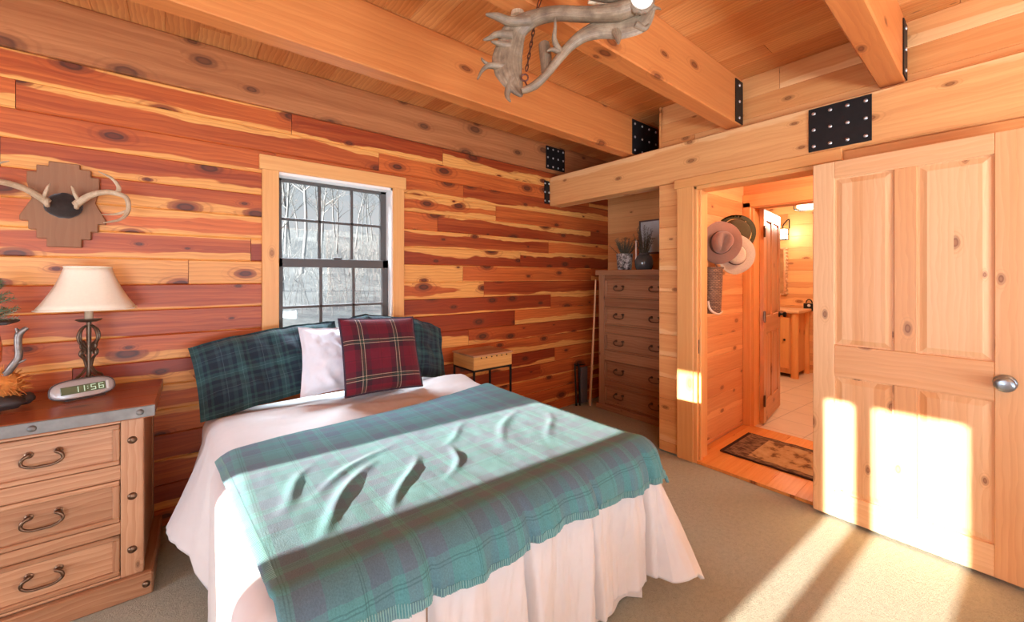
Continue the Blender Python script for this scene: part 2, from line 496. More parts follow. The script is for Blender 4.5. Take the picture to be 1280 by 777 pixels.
def wicker_mat():
    t = NT('wicker weave')
    _, u, v = t.uv()
    c = t.n('ShaderNodeTexBrick'); c.offset = .5
    t.put(c.inputs['Vector'], t.xyz(t.M('MULTIPLY', u, 1), t.M('MULTIPLY', v, 1)))
    c.inputs['Scale'].default_value = 1.0; c.inputs['Brick Width'].default_value = .024; c.inputs['Row Height'].default_value = .011; c.inputs['Mortar Size'].default_value = .002
    c.inputs['Mortar Smooth'].default_value = .6
    c.inputs['Color1'].default_value = (.36, .21, .12, 1); c.inputs['Color2'].default_value = (.20, .105, .06, 1); c.inputs['Mortar'].default_value = (.04, .02, .014, 1)
    t.bsdf(c.outputs[0], .7, bump=t.M('SUBTRACT', 1.0, c.outputs[1]), bstr=.8, bdist=.006)
    return t.m
WICKER = wicker_mat()
def carpet_mat():
    t = NT('beige green carpet')
    ob = t.obj()
    n1 = t.noise(ob, 170, 3, .75); n2 = t.noise(ob, 1.2, 3); n3 = t.noise(ob, 45, 3, .7)
    f = t.M('ADD', t.M('MULTIPLY', n1, .55), t.M('MULTIPLY', n3, .45))
    col = t.ramp(f, [(.3, (.26, .225, .165)), (.5, (.46, .41, .31)), (.72, (.62, .565, .44))])
    col = t.mix(t.M('MULTIPLY', n2, .8), col, (.39, .44, .345))
    t.bsdf(col, .97, spec=.05, bump=f, bstr=.9, bdist=.02, sheen=.2)
    return t.m
CARPET = carpet_mat()
def tile_mat():
    t = NT('beige stone tile')
    ob = t.obj()
    c = t.n('ShaderNodeTexBrick'); c.offset = 0
    mp = t.n('ShaderNodeMapping'); mp.inputs['Rotation'].default_value = (0, 0, R(4)); t.t.links.new(ob, mp.inputs[0])
    t.t.links.new(mp.outputs[0], c.inputs['Vector'])
    c.inputs['Scale'].default_value = 1; c.inputs['Brick Width'].default_value = .33; c.inputs['Row Height'].default_value = .33; c.inputs['Mortar Size'].default_value = .004
    nz = t.noise(ob, 5, 4)
    c.inputs['Mortar'].default_value = (.45, .33, .22, 1)
    col = t.mix(nz, (.76, .60, .42), (.62, .47, .31)); t.t.links.new(col, c.inputs['Color1']); t.t.links.new(col, c.inputs['Color2'])
    t.bsdf(c.outputs[0], .35, spec=.4)
    return t.m
TILE = tile_mat()
def rug_mat():
    t = NT('brown patterned rug')
    _, u, v = t.uv()     # 0..1 both
    bu = t.M('MINIMUM', u, t.M('SUBTRACT', 1.0, u)); bv = t.M('MINIMUM', v, t.M('SUBTRACT', 1.0, v))
    b = t.M('MINIMUM', t.M('MULTIPLY', bu, .55), t.M('MULTIPLY', bv, .9))
    pat = t.noise(t.xyz(t.M('MULTIPLY', u, 9), t.M('MULTIPLY', v, 4)), 1, 4, .65)
    inner = t.ramp(pat, [(.38, (.15, .075, .035)), (.47, (.40, .25, .11)), (.62, (.48, .33, .16))])
    ptb = t.noise(t.xyz(t.M('MULTIPLY', u, 16), t.M('MULTIPLY', v, 25)), 1, 3, .6)
    bord = t.ramp(ptb, [(.42, (.08, .04, .025)), (.56, (.22, .13, .07))])
    col = t.mix(t.M('GREATER_THAN', b, .10), bord, inner)
    col = t.mix(t.M('LESS_THAN', b, .015), col, (.05, .025, .018))
    nz = t.noise(t.obj(), 220, 2)
    t.bsdf(col, .95, spec=.1, bump=nz, bstr=.5, bdist=.005)
    return t.m
RUG = rug_mat()
BLANKET = tartan('teal fleece plaid', .30, [(0, (.090, .27, .285)), (.14, (.095, .165, .22)), (.30, (.080, .235, .255)), (.40, (.115, .18, .24)), (.52, (.105, .295, .30)), (.62, (.105, .17, .23)), (.82, (.085, .245, .26))],
                 fuzz=.34, sc=260, lines=[(.07, .004, (.03, .08, .09), .35), (.09, .004, (.03, .08, .09), .35), (.57, .004, (.03, .08, .09), .3), (.59, .004, (.03, .08, .09), .3)], low=.3)
STITCH = plain('pale teal yarn', (.22, .40, .38), .9, 0, .1, .1, 40)
WATCH = tartan('dark green navy plaid', .19, [(0, (.035, .085, .085)), (.2, (.020, .030, .044)), (.28, (.030, .072, .070)), (.34, (.018, .026, .038)), (.55, (.034, .060, .072)), (.62, (.022, .036, .05)), (.8, (.032, .066, .075)), (.9, (.018, .028, .04))],
               fuzz=.3, sc=300, lines=[(.1, .006, (.13, .22, .23), .35), (.67, .006, (.10, .16, .18), .4)])
REDT = tartan('red tartan wool', .215, [(0, (.150, .014, .026)), (.34, (.05, .016, .024)), (.46, (.026, .026, .030)), (.64, (.055, .018, .026)), (.76, (.125, .013, .024))],
              fuzz=.22, sc=300, lines=[(.505, .008, (.55, .42, .30), .62), (.60, .008, (.55, .42, .30), .62), (.553, .012, (.04, .07, .045), .8), (.05, .006, (.05, .015, .02), .5)])

# ------------------------------------------------------------------ layout constants
YA = 2.92      # window wall face
XB = 2.90      # header face of the door wall
XL = -3.0      # wall behind left
YN = -2.2      # wall behind the camera
ZC = 2.70

# ------------------------------------------------------------------ setting
def plank_rows(mb, plane, front, sgn, u0, u1, z0, z1, rh, holes=(), lens=(1.2, 2.6), sapf=None, depth=.02, ch=.004, along='u', tone=None):
    """horizontal boards, cut round rectangular holes (hu0, hu1, hz0, hz1)"""
    z = z1; row = 0
    while z > z0 + .004:
        zb = max(z0, z - rh)
        u = u0 - (random.uniform(0, lens[0]) if row else 0)
        while u < u1 - 1e-4:
            e = u + random.uniform(*lens)
            if e > u1 - .25: e = u1
            a, b = max(u, u0), e
            if b - a > .01:
                rnd = random.random(); sap = sapf(row, a, b, zb) if sapf else (0, 0)
                ou = random.uniform(0, 40)
                segs = [(a, b, zb, z)]
                for (h0, h1, g0, g1) in holes:
                    out = []
                    for (p, q, r_, s_) in segs:
                        if q <= h0 or p >= h1 or s_ <= g0 or r_ >= g1:
                            out.append((p, q, r_, s_)); continue
                        if p < h0: out.append((p, h0, r_, s_))
                        if q > h1: out.append((h1, q, r_, s_))
                        m0, m1 = max(p, h0), min(q, h1)
                        if s_ > g1 + .002: out.append((m0, m1, g1, s_))
                        if r_ < g0 - .002: out.append((m0, m1, r_, g0))
                    segs = out
                for (p, q, r_, s_) in segs:
                    mb.plank(plane, front, sgn, p, q, r_, s_, along, depth, ch, rnd, sap, ou)
            u = e
        z = zb; row += 1

def backing(mb, plane, c0, c1, u0, u1, z0, z1, holes=()):
    """solid wall behind the boards with rectangular openings"""
    us = sorted({u0, u1, *[h[0] for h in holes], *[h[1] for h in holes]})
    zs = sorted({z0, z1, *[h[2] for h in holes], *[h[3] for h in holes]})
    for i in range(len(us) - 1):
        for j in range(len(zs) - 1):
            cu, cz = (us[i] + us[i + 1]) / 2, (zs[j] + zs[j + 1]) / 2
            if any(h[0] < cu < h[1] and h[2] < cz < h[3] for h in holes): continue
            lo = [0, 0, zs[j]]; hi = [0, 0, zs[j + 1]]
            ax = 1 - plane
            lo[plane], hi[plane], lo[ax], hi[ax] = c0, c1, us[i], us[i + 1]
            mb.box(lo, hi, ax, 0)

# --- window wall
WH = (.465, 1.24, .82, 2.03)
def cedar_sap(row, a, b, z):
    if abs(z - 1.315) < .03 and a < .4: return (1.4, 0)
    r = random.random()
    if r < .30: return (random.uniform(.12, .46), 0)
    if r < .46: return (0, random.uniform(.12, .40))
    if r < .60: return (random.uniform(.08, .3), random.uniform(.08, .3))
    if r < .70: return (random.uniform(.5, .95), 0)
    return (random.choice((0, .05, .1)), random.choice((0, 0, .06)))
random.seed(21)
m = MB()
plank_rows(m, 1, YA, -1, XL, 3.88, 0, 2.42, .1375, [WH], (1.0, 2.6), cedar_sap, ch=.0055)
backing(m, 1, YA + .02, YA + .16, XL - .15, 4.05, 0, ZC, [WH])
struct('wall_back', m, CEDAR)

# --- alcove walls, log end wall
random.seed(5)
m = MB()
plank_rows(m, 0, 3.86, -1, 1.70, YA, 0, ZC, .167, (), (1.5, 3), lambda *a: (0, 0))
backing(m, 0, 3.88, 3.98, 1.60, YA, 0, ZC)
struct('wall_alcove', m, PINE)

DH = (.675, 1.425, 0, 2.03)
m = MB()
plank_rows(m, 0, 2.925, -1, YN, 1.716, 0, 2.08, .167, [DH], (2.2, 4), lambda *a: (random.choice((0, 0, .2)), 0), depth=.03, ch=.005)
plank_rows(m, 0, 2.945, -1, YN, 1.716, 2.37, ZC, .14, (), (2.2, 4), lambda *a: (random.choice((0, .3)), 0), depth=.03, ch=.004)
backing(m, 0, 2.955, 3.06, YN - .1, 1.716, 0, ZC, [DH])
# wall end turning into the alcove
plank_rows(m, 1, 1.72, 1, 2.93, 3.86, 0, ZC, .167, (), (3, 4), None)
struct('wall_right', m, PINE)

# --- wall behind left with three windows, wall behind camera with two unseen windows added to let in fill light
WL = [(1.295, 1.855, .35, 1.647), (.805, .925, .35, 1.647), (.394, .72, .35, 1.647)]
m = MB()
plank_rows(m, 0, XL, 1, YN, YA, 0, ZC, .1375, WL, (1.4, 3), cedar_sap)
backing(m, 0, XL - .15, XL - .02, YN - .15, YA + .16, 0, ZC, WL)
struct('wall_left', m, CEDAR)
WN = [(-2.4, -.5, .5, 2.25), (.3, 2.2, .5, 2.25)]
m = MB()
plank_rows(m, 1, YN, 1, XL, 2.93, 0, ZC, .167, WN, (1.4, 3), None)
backing(m, 1, YN - .15, YN - .02, XL - .15, 3.06, 0, ZC, WN)
struct('wall_front', m, PINE)

# --- ceiling boards run towards the window wall
random.seed(11)
m = MB()
x = XL
while x < 3.9:
    x2 = min(x + .14, 3.9)
    y = YN
    while y < YA - .01:
        e = min(YA, y + random.uniform(1.4, 3.2))
        m.plank(2, ZC, -1, y, e, x, x2, 'v', .02, .003)
        y = e
    x = x2
m.box((XL - .15, YN - .15, ZC + .02), (4.05, YA + .16, ZC + .15), 1, 0)
struct('ceiling', m, CEIL)

# --- floors
m = MB()
V = m.grid(60, 50, lambda a, b: Vector((XL - .1 + a * 6.01, YN - .1 + b * 5.1, 0)))
m.box((XL - .15, YN - .15, -.15), (2.91, YA + .16, -.002), 0, 0)
m.box((2.9, 1.716, -.15), (3.9, YA + .1, 0.0), 0, 0)
struct('floor', m, CARPET)
m = MB()
yy = .0
while yy < 1.49:
    e = min(1.49, yy + .16)
    m.plank(2, .02, 1, 2.905, 3.985, yy, e, 'u', .03, .0015)
    yy = e
struct('floor_hall', m, DECK)
m = MB()
m.box((3.985, -.6, -.1), (6.9, 2.6, .018), 0, 0)
struct('floor_bath', m, TILE)

# --- hall and far room shell
m = MB()
plank_rows(m, 1, 1.49, -1, 3.06, 3.97, .02, 2.36, .165, (), (3, 4), lambda *a: (random.choice((0, .25)), 0))
m.box((3.06, 1.512, 0), (3.97, 1.69, 2.36), 0, 0)
struct('wall_hall', m, HALLPINE)
HH = (.55, 1.43, 0, 2.0)
m = MB()
plank_rows(m, 0, 3.97, -1, -.1, 1.49, 0.02, 2.36, .165, [HH], (3, 4), None)
backing(m, 0, 3.99, 4.08, -.6, 2.6, 0, 2.6, [HH])
struct('wall_hall_end', m, HALLPINE)
random.seed(3)
m = MB()
plank_rows(m, 0, 6.80, -1, -.6, 2.6, 0, 2.44, .165, (), (1.5, 3), lambda *a: (random.choice((0, .3, .6, 1.2)), 0))
m.box((6.82, -.7, 0), (6.95, 2.7, 2.6), 1, 0)
plank_rows(m, 1, 2.5, -1, 4.08, 6.8, 0, 2.44, .165, (), (1.5, 3), lambda *a: (random.choice((0, .3, .6)), 0))
plank_rows(m, 1, -.5, 1, 4.08, 6.8, 0, 2.44, .165, (), (1.5, 3), None)
struct('wall_bath', m, HALLPINE)
m = MB()
x = 3.06
while x < 6.8:
    m.plank(2, 2.36 if x < 4 else 2.44, -1, -.6, 1.69 if x < 4 else 2.6, x, min(x + .14, 6.85), 'v', .02, .003); x += .14
m.box((3.06, -.6, 2.47), (4.06, 1.69, 2.55), 0, 0); m.box((4.06, -.6, 2.47), (6.9, 2.6, 2.55), 0, 0)
m.box((4.6, -.6, 2.33), (4.72, 2.5, 2.44), 1)
struct('ceiling_hall', m, CEIL)
m = MB()
m.box((3.06, -.16, 0), (3.97, -.1, 2.36), 2, 0)
struct('wall_hall_side', m, HALLPINE)

# --- door casing in the bedroom
m = MB()
m.box((2.895, 1.43, 0), (2.925, 1.555, 2.025), 2, .004, .35)
m.box((2.905, 1.405, 0), (3.07, 1.432, 2.025), 2, .003, .55)
m.box((2.935, 1.39, 0), (2.965, 1.406, 2.01), 2, .003, .4)
m.box((2.888, .57, 2.022), (2.926, 1.575, 2.092), 1, .004, .5)
m.box((2.905, .66, 1.998), (3.07, 1.43, 2.024), 1, .003, .3)
m.box((2.895, .565, 0), (2.925, .67, 2.025), 2, .004, .4)
m.box((2.905, .66, 0), (3.07, .688, 2.0), 2, .003, .5)
o = struct('trim_1', m, TRIMW)
s_ = MB(); s_.box((2.925, 1.402, .80), (2.95, 1.4065, .90), 2, .001)
s_.build('strike_plate', BRONZE, o)
m = MB()
m.box((3.945, 1.425, .02), (3.972, 1.49, 2.03), 2, .004, .4)
m.box((3.945, .45, 1.985), (3.972, 1.49, 2.10), 1, .004, .5)
m.box((3.955, 1.40, .02), (4.09, 1.432, 1.99), 2, .003, .5)
m.box((3.955, .55, 1.975), (4.09, 1.41, 2.0), 1, .003, .5)
m.box((3.945, .45, .02), (3.972, .56, 1.99), 2, .004, .4)
struct('trim_2', m, TRIMW)
m = MB()
m.box((XL, YA - .018, 0), (3.86, YA, .09), 0, .004, .2)
struct('baseboard_back', m, CEDAR)

# --- window in the back wall
w = structure('window_1')
m = MB()
y0, y1 = YA - .022, YA
m.box((.39, y0, .70), (.482, y1, 2.03), 2, .003, .35)
m.box((1.235, y0, .70), (1.322, y1, 2.03), 2, .003, .5)
m.box((.375, y0 - .006, 2.028), (1.335, y1, 2.118), 0, .003, .4)
m.box((.375, y0 - .03, .80), (1.335, y1, .83), 0, .003, .4)
m.build('casing', TRIMW, w)
m = MB()
m.box((.462, YA - .004, .82), (.482, YA + .17, 2.03), 2, .001)
m.box((1.222, YA - .004, .82), (1.243, YA + .17, 2.03), 2, .001)
m.box((.462, YA - .004, 2.01), (1.243, YA + .17, 2.032), 0, .001)
m.box((.462, YA - .004, .80), (1.243, YA + .17, .835), 0, .001)
m.build('jamb', WHITEJ, w)
def sash(z0, z1, y, zb, name, top, bot):
    s = MB()
    s.box((.48, y, z0), (.515, y + .035, z1), 2, .003); s.box((1.178, y, z0), (1.222, y + .035, z1), 2, .003)
    s.box((.48, y, z1 - top), (1.222, y + .035, z1), 0, .003); s.box((.48, y, z0), (1.222, y + .035, z0 + bot), 0, .003)
    for xm in (.748, .968): s.box((xm - .009, y + .008, z0), (xm + .009, y + .028, z1), 2, .002)
    s.box((.48, y + .008, zb - .009), (1.222, y + .028, zb + .009), 0, .002)
    o = s.build(name, SASH, w)
    g = MB(); g.box((.5, y + .016, z0 + .01), (1.2, y + .02, z1 - .01), 0, 0)
    g.build('pane', GLASS, o)
    return o
sash(1.455, 2.012, YA + .085, 1.745, 'upper_sash', .022, .03)
lo_s = sash(.835, 1.485, YA + .045, 1.16, 'lower_sash', .06, .04)
m = MB(); m.box((.83, YA + .03, 1.485), (.88, YA + .075, 1.497), 0, .003); m.build('latch', SASH, lo_s)

# ------------------------------------------------------------------ beams
def plate(mb_, bolts, plane, c, sgn, a0, a1, z0, z1, na, nz, parent):
    """steel plate lying in a plane with a grid of bolt heads"""
    p = MB(); lo = [0, 0, z0]; hi = [0, 0, z1]; ax = 1 - plane
    lo[plane], hi[plane] = sorted((c, c + sgn * .006)); lo[ax], hi[ax] = a0, a1
    p.box(lo, hi, ax, .001)
    po = p.build('bracket_plate', IRON, parent)
    for i in range(na):
        for j in range(nz):
            fa = a0 + (a1 - a0) * (.09 + .82 * i / (na - 1)) if na > 1 else (a0 + a1) / 2
            fz = z0 + (z1 - z0) * (.12 + .76 * j / (nz - 1))
            b = MB()
            pr = [(.0, .006), (.006, .0055), (.0095, .003), (.0105, 0)]
            cc = [0, 0, fz]; cc[plane] = c + sgn * .006; cc[ax] = fa
            b.lathe([(r_, z_ * sgn) for r_, z_ in pr], 10, cc, 'XY'[plane])
            b.build('bolt', BOLT, po, smooth=True)
    return po

random.seed(15)
hb = thing('header_beam', 'long squared pine beam over the doorway carrying the ends of the ceiling beams', 'beam', (2.9, .3, 2.08))
m = MB(); m.box((0, -2.5, 0), (.16, 2.617, .29), 1, .008, .3, (0, .2)); m.build('timber', PINE, hb)
o = plate(None, None, 0, 0, -1, .443 - .3, .728 - .3, .022, .275, 4, 3, hb)
# angle plate where it meets the window wall (lies on the wall face)
o = plate(None, None, 1, 2.617, -1, -.075, -.006, .02, .25, 2, 3, hb)

wb = thing('wall_top_beam', 'brown knotty beam running along the top of the window wall', 'beam', (0, YA, 2.42))
m = MB(); m.box((XL, -.02, 0), (3.86, .02, .28), 0, .006, .5); m.build('timber', DARKBEAM, wb)
plate(None, None, 1, -.02, -1, 2.83, 3.10, .03, .26, 4, 3, wb)

blabel = ['orange pine ceiling beam nearest the window wall', 'middle orange pine ceiling beam behind the antler chandelier', 'orange pine ceiling beam nearest the open door']
for k, yb in enumerate((1.955, 1.115, .315)):
    b = thing('ceiling_beam', blabel[k], 'beam', (0, yb, 2.385), 0, 'exposed ceiling beams')
    m = MB(); m.box((XL, 0, 0), (3.86 if k == 0 else 2.95, .105, .315), 0, .006, .35 + .15 * k); m.build('timber', BEAM, b)
    if k == 0: plate(None, None, 1, 0, -1, 2.91, 3.3, .005, .295, 4, 3, b)
    else: plate(None, None, 1, 0, -1, 2.83, 2.944, .005, .29, 1, 3, b)

# ------------------------------------------------------------------ doors
def panel_door(root, W, H, mat, rows, y_sign=-1, th=.035, sw=.11, mid=.10):
    """slab along local -Y from 0 to W, faces at x=-th (room side) and 0. rows: list of (z0, z1) panel rows"""
    f = MB()
    def bx(a0, a1, z0, z1, ax, d=0):
        f.box((-th + d, -a1, z0), (-d, -a0, z1), ax, .003)
    bx(0, sw, 0.012, H, 2); bx(W - sw, W, 0.012, H, 2)
    zs = [0.012] + [z for r in rows for z in r] + [H]
    for i in range(0, len(zs), 2): bx(sw, W - sw, zs[i], zs[i + 1], 1)
    c0, c1 = W / 2 - mid / 2, W / 2 + mid / 2
    for r in rows: bx(c0, c1, r[0], r[1], 2)
    f.build('stile_frame', mat, root)
    for r in rows:
        for (a0, a1) in ((sw, c0), (c1, W - sw)):
            p = MB()
            # sunk ground, then a raised field made of glued strips
            p.box((-th + .012, -a1, r[0]), (-.012, -a0, r[1]), 2, 0)
            mg = .034
            for sd in (-1, 1):
                xa = -th + .012 if sd < 0 else -.012
                xb = -th + .003 if sd < 0 else -.003
                n = 4
                ya = [a0 + .008 + (a1 - a0 - .016) * k / n for k in range(n + 1)]
                yb = [a0 + mg + (a1 - a0 - 2 * mg) * k / n for k in range(n + 1)]
                for k in range(n):
                    rnd = random.random(); ov = random.uniform(0, 40); ou = random.uniform(0, 40)
                    za, zb_ = (r[0] + .008, r[1] - .008), (r[0] + mg, r[1] - mg)
                    A = [p.bm.verts.new((xa, -y, z)) for y, z in ((ya[k], za[0]), (ya[k + 1], za[0]), (ya[k + 1], za[1]), (ya[k], za[1]))]
                    B = [p.bm.verts.new((xb, -y, z)) for y, z in ((yb[k], zb_[0]), (yb[k + 1], zb_[0]), (yb[k + 1], zb_[1]), (yb[k], zb_[1]))]
                    def U(v): return (v.co.z + ou, v.co.y + ov)
                    p.face(B, [U(v) for v in B], (rnd, 0, 0, .5))
                    for i in range(4):
                        if (i == 1 and k < n - 1) or (i == 3 and k > 0): continue
                        j = (i + 1) % 4
                        q = [A[i], A[j], B[j], B[i]]
                        p.face(q, [U(v) for v in q], (rnd, 0, 0, .5))
            p.build('panel', mat, root)

random.seed(31)
d1 = structure('door_1', (2.868, .690, .006), R(-2.2))
panel_door(d1, .775, 2.0, DOORW, [(.155, .80), (.975, 1.905)], sw=.10, mid=.085)
k = MB()
k.lathe([(.0, -.034), (.036, -.034), (.036, -.040), (.030, -.046), (.016, -.048), (.013, -.062), (.022, -.068), (.031, -.076), (.033, -.088), (.028, -.097), (.018, -.100), (0, -.1005)], 28, (0, -.706, .888), 'X')
ko = k.build('door_knob', NICKEL, d1, smooth=True)
for zh in (.2, 1.0, 1.8):
    h = MB(); h.tube([(.004, -.004, zh - .045), (.004, -.004, zh + .045)], .006, 10); h.build('hinge', BRONZE, d1, smooth=True)

d2 = structure('door_2', (4.075, 1.395, .02), R(97))
panel_door(d2, .72, 1.96, DOORD, [(.2, .82), (.98, 1.86)], sw=.10, mid=.09)
for sd in (0, 1):
    k = MB()
    sg = -1 if sd == 0 else 1
    b0 = -.035 if sd == 0 else 0
    k.lathe([(0, b0), (.03, b0), (.03, b0 + sg * .006), (.012, b0 + sg * .012), (.011, b0 + sg * .03), (.026, b0 + sg * .04), (.028, b0 + sg * .055), (.016, b0 + sg * .064), (0, b0 + sg * .065)], 20, (0, -.655, .96), 'X')
    k.build('door_knob', IRON, d2, smooth=True)
for zh in (.22, .98, 1.75):
    h = MB(); h.box((-.050, -.012, zh - .05), (-.034, .018, zh + .05), 2, .003); h.tube([(-.042, .01, zh - .052), (-.042, .01, zh + .052)], .008, 10)
    h.build('hinge', BRONZE, d2)

# ------------------------------------------------------------------ chests with drawers
def bail_handle(parent, x, y, z, w=.085, mat=BRONZE):
    """drop bail pull on a drawer front whose face is at y (facing -Y)"""
    h = MB()
    a, b = x - w / 2, x + w / 2
    h.tube([(a, y - .012, z + .014), (a + .004, y - .022, z + .02), (a - .012, y - .026, z + .008), (a - .014, y - .026, z - .012), (a + .008, y - .028, z - .026), (x, y - .03, z - .027),
            (b - .008, y - .028, z - .026), (b + .014, y - .026, z - .012), (b + .012, y - .026, z + .008), (b - .004, y - .022, z + .02), (b, y - .012, z + .014)],
           [.006, .0065, .006, .0055, .005, .0055, .005, .0055, .006, .0065, .006], 10, sub=4)
    for xx in (a, b):
        h.lathe([(.0, -.024), (.006, -.022), (.009, -.014), (.008, -.006), (.013, -.003), (.013, 0)], 14, (xx, y, z + .015), 'Y')
    return h.build('handle', mat, parent, smooth=True)

def stud(parent, c, mat=BRONZE, r=.016):
    s = MB()
    s.lathe([(0, -.009), (r * .5, -.008), (r * .9, -.004), (r, 0)], 14, c, 'Y')
    return s.build('stud', mat, parent, smooth=True)

def chest(root, W, D, H, drawers, body, top, post, handles, over, topth, base, studs, strip=None, topaxis=0):
    """front faces local -Y, left front corner at the origin"""
    m = MB()
    m.box((0, .0, base), (post, .05, H - topth), 2, .003); m.box((W - post, 0, base), (W, .05, H - topth), 2, .003)
    m.box((.005, .05, base), (.03, D, H - topth), 2, .002); m.box((W - .03, .05, base), (W - .005, D, H - topth), 2, .002)
    m.box((0, D - .05, .0), (post * .8, D, H - topth), 2, .002); m.box((W - post * .8, D - .05, .0), (W, D, H - topth), 2, .002)
    m.box((.01, D - .02, base), (W - .01, D - .008, H - topth), 2, .001)
    zs = [base] + [z for d in drawers for z in d] + [H - topth]
    for i in range(0, len(zs), 2): m.box((post, .004, zs[i]), (W - post, .045, zs[i + 1]), 0, .002)
    m.box((post, .06, base), (W - post, D - .02, base + .02), 0, .001)
    m.build('body', body, root)
    m = MB()
    n = 3
    for i in range(n):
        ya, yb = -over + (D + over) * i / n, -over + (D + over) * (i + 1) / n
        m.box((-over, ya, H - topth), (W + over, yb, H), 0, .0025)
    m.build('top', top, root)
    if strip:
        m = MB(); m.box((-over - .003, -over - .004, H - topth + .004), (W + over + .003, -over + .002, H - .003), 0, .002)
        so = m.build('edge_strip', strip, root)
        for xx in (W * .5 - .02, W + over - .045): stud(so, (xx, -over - .004, H - topth / 2), BAND, .013)
    m = MB()
    m.box((-over * .9, -over * .9, 0), (W + over * .9, .0, base + .005), 0, .006); m.box((W - .01, -.02, 0), (W + over * .9, D, base), 1, .006); m.box((-over * .9, -.02, 0), (.01, D, base), 1, .006)
    bo = m.build('base_moulding', body, root)
    if studs: stud(bo, (W + over * .3, -over * .9, base * .55), BRONZE, .014)
    for zi, (z0, z1) in enumerate(drawers):
        d = MB()
        x0, x1 = post + .003, W - post - .003
        fr = .022
        d.box((x0, .002, z0 + .003), (x1, .03, z0 + fr), 0, .003); d.box((x0, .002, z1 - fr), (x1, .03, z1 - .003), 0, .003)
        d.box((x0, .002, z0 + fr), (x0 + fr, .03, z1 - fr), 2, .003); d.box((x1 - fr, .002, z0 + fr), (x1, .03, z1 - fr), 2, .003)
        d.box((x0 + fr, .013, z0 + fr), (x1 - fr, .03, z1 - fr), 0, 0)
        do = d.build('drawer', body, root)
        xs = [W / 2] if handles == 1 else [W * .28, W * .72]
        for xx in xs: bail_handle(do, xx, .013, (z0 + z1) / 2 + .005, .078 if handles == 1 else .08, BRONZE)
        if studs:
            for xx in (post / 2, W - post / 2): stud(root, (xx, 0, (z0 + z1) / 2 + .01), BRONZE)

random.seed(44)
ns = thing('nightstand', 'rustic wooden nightstand with three drawers and iron edged top beside the bed', 'nightstand', (-.700, 2.372, 0), R(-1.6))
chest(ns, .578, .51, .815, [(.10, .275), (.325, .505), (.567, .742)], FURN, FURNTOP, .072, 1, .037, .055, .088, True, BAND)

random.seed(45)
dr = thing('dresser', 'tall brown rustic dresser standing in the alcove corner', 'dresser', (3.37, 2.665, 0), R(-90))
chest(dr, .895, .46, 1.43, [(.07, .255), (.305, .51), (.605, .79), (.87, 1.06), (1.145, 1.345)], DRESS, DRESS, .07, 2, .025, .05, .05, False)

# ------------------------------------------------------------------ table lamp
lp = thing('table_lamp', 'table lamp with flared cream shade and scrolled iron base on the nightstand', 'lamp', (-.335, 2.752, .815))
m = MB()
def sq(hw, z, r=.2):
    pts = []
    for (cx, cy) in ((1, -1), (1, 1), (-1, 1), (-1, -1)):
        a0 = math.atan2(cy, cx)
        for t in (-1, 0, 1):
            a = a0 + t * .35
            rad = hw * (1.32 if t == 0 else 1.22)
            pts.append((rad * math.cos(a), rad * math.sin(a), z))
    return pts
rings = []
for i in range(9):
    t = i / 8
    hw = .068 + (.145 - .068) * (.55 * t + .45 * t * t)
    rings.append([m.bm.verts.new(p) for p in sq(hw, .592 - t * .196)])
for i in range(8):
    n = len(rings[0])
    for k in range(n): m.face([rings[i][k], rings[i + 1][k], rings[i + 1][(k + 1) % n], rings[i][(k + 1) % n]])
sh = m.build('lamp_shade', SHADE, lp, smooth=True, sharp=60)
md = sh.modifiers.new('th', 'SOLIDIFY'); md.thickness = .003
for z, hw in ((.592, .068), (.396, .145)):
    m = MB(); m.tube(sq(hw * 1.005, z), .0035, 6, closed=True)
    m.build('shade_piping', SHADE, sh, smooth=True)
m = MB()
m.lathe([(.0, 0), (.055, 0), (.055, .01), (.045, .016), (.012, .02), (.009, .03), (.009, .34), (.0, .34)], 20)
for q in range(4):
    a = q * PI / 2 + PI / 4
    dx, dy = math.cos(a), math.sin(a)
    def sc(pts, r): m.tube([(dx * p[0], dy * p[0], p[1]) for p in pts], r, 7, sub=4)
    sc([(.01, .12), (.03, .09), (.052, .075), (.058, .055), (.045, .045), (.034, .055), (.04, .068)], .0055)
    sc([(.047, .012), (.057, .03), (.047, .04), (.03, .03), (.02, .05), (.012, .08)], .005)
    sc([(.01, .12), (.02, .16), (.036, .18), (.032, .2), (.018, .195), (.02, .18)], .005)
    sc([(.01, .2), (.03, .225), (.045, .26), (.036, .295), (.012, .315)], .005)
    sc([(.01, .215), (.028, .24), (.034, .215), (.022, .205)], .004)
m.build('scroll_base', WROUGHT, lp, smooth=True)
m = MB()
m.lathe([(0, .33), (.03, .333), (.044, .341), (.046, .345), (.02, .346), (.0, .346)], 24)
m.build('drip_plate', WROUGHT, lp, smooth=True)
m = MB(); m.lathe([(.0, .346), (.015, .346), (.015, .40), (.012, .47), (0, .47)], 18)
m.build('candle_sleeve', plain('tan candle sleeve', (.55, .40, .26), .6), lp, smooth=True)
m = MB()
for k in range(4):
    a = k * PI / 2
    m.tube([(0, 0, .5), (.05 * math.cos(a), .05 * math.sin(a), .585)], .002, 6)
m.tube([(0, 0, .46), (0, 0, .50)], .006, 8)
m.build('shade_spider', WROUGHT, lp)

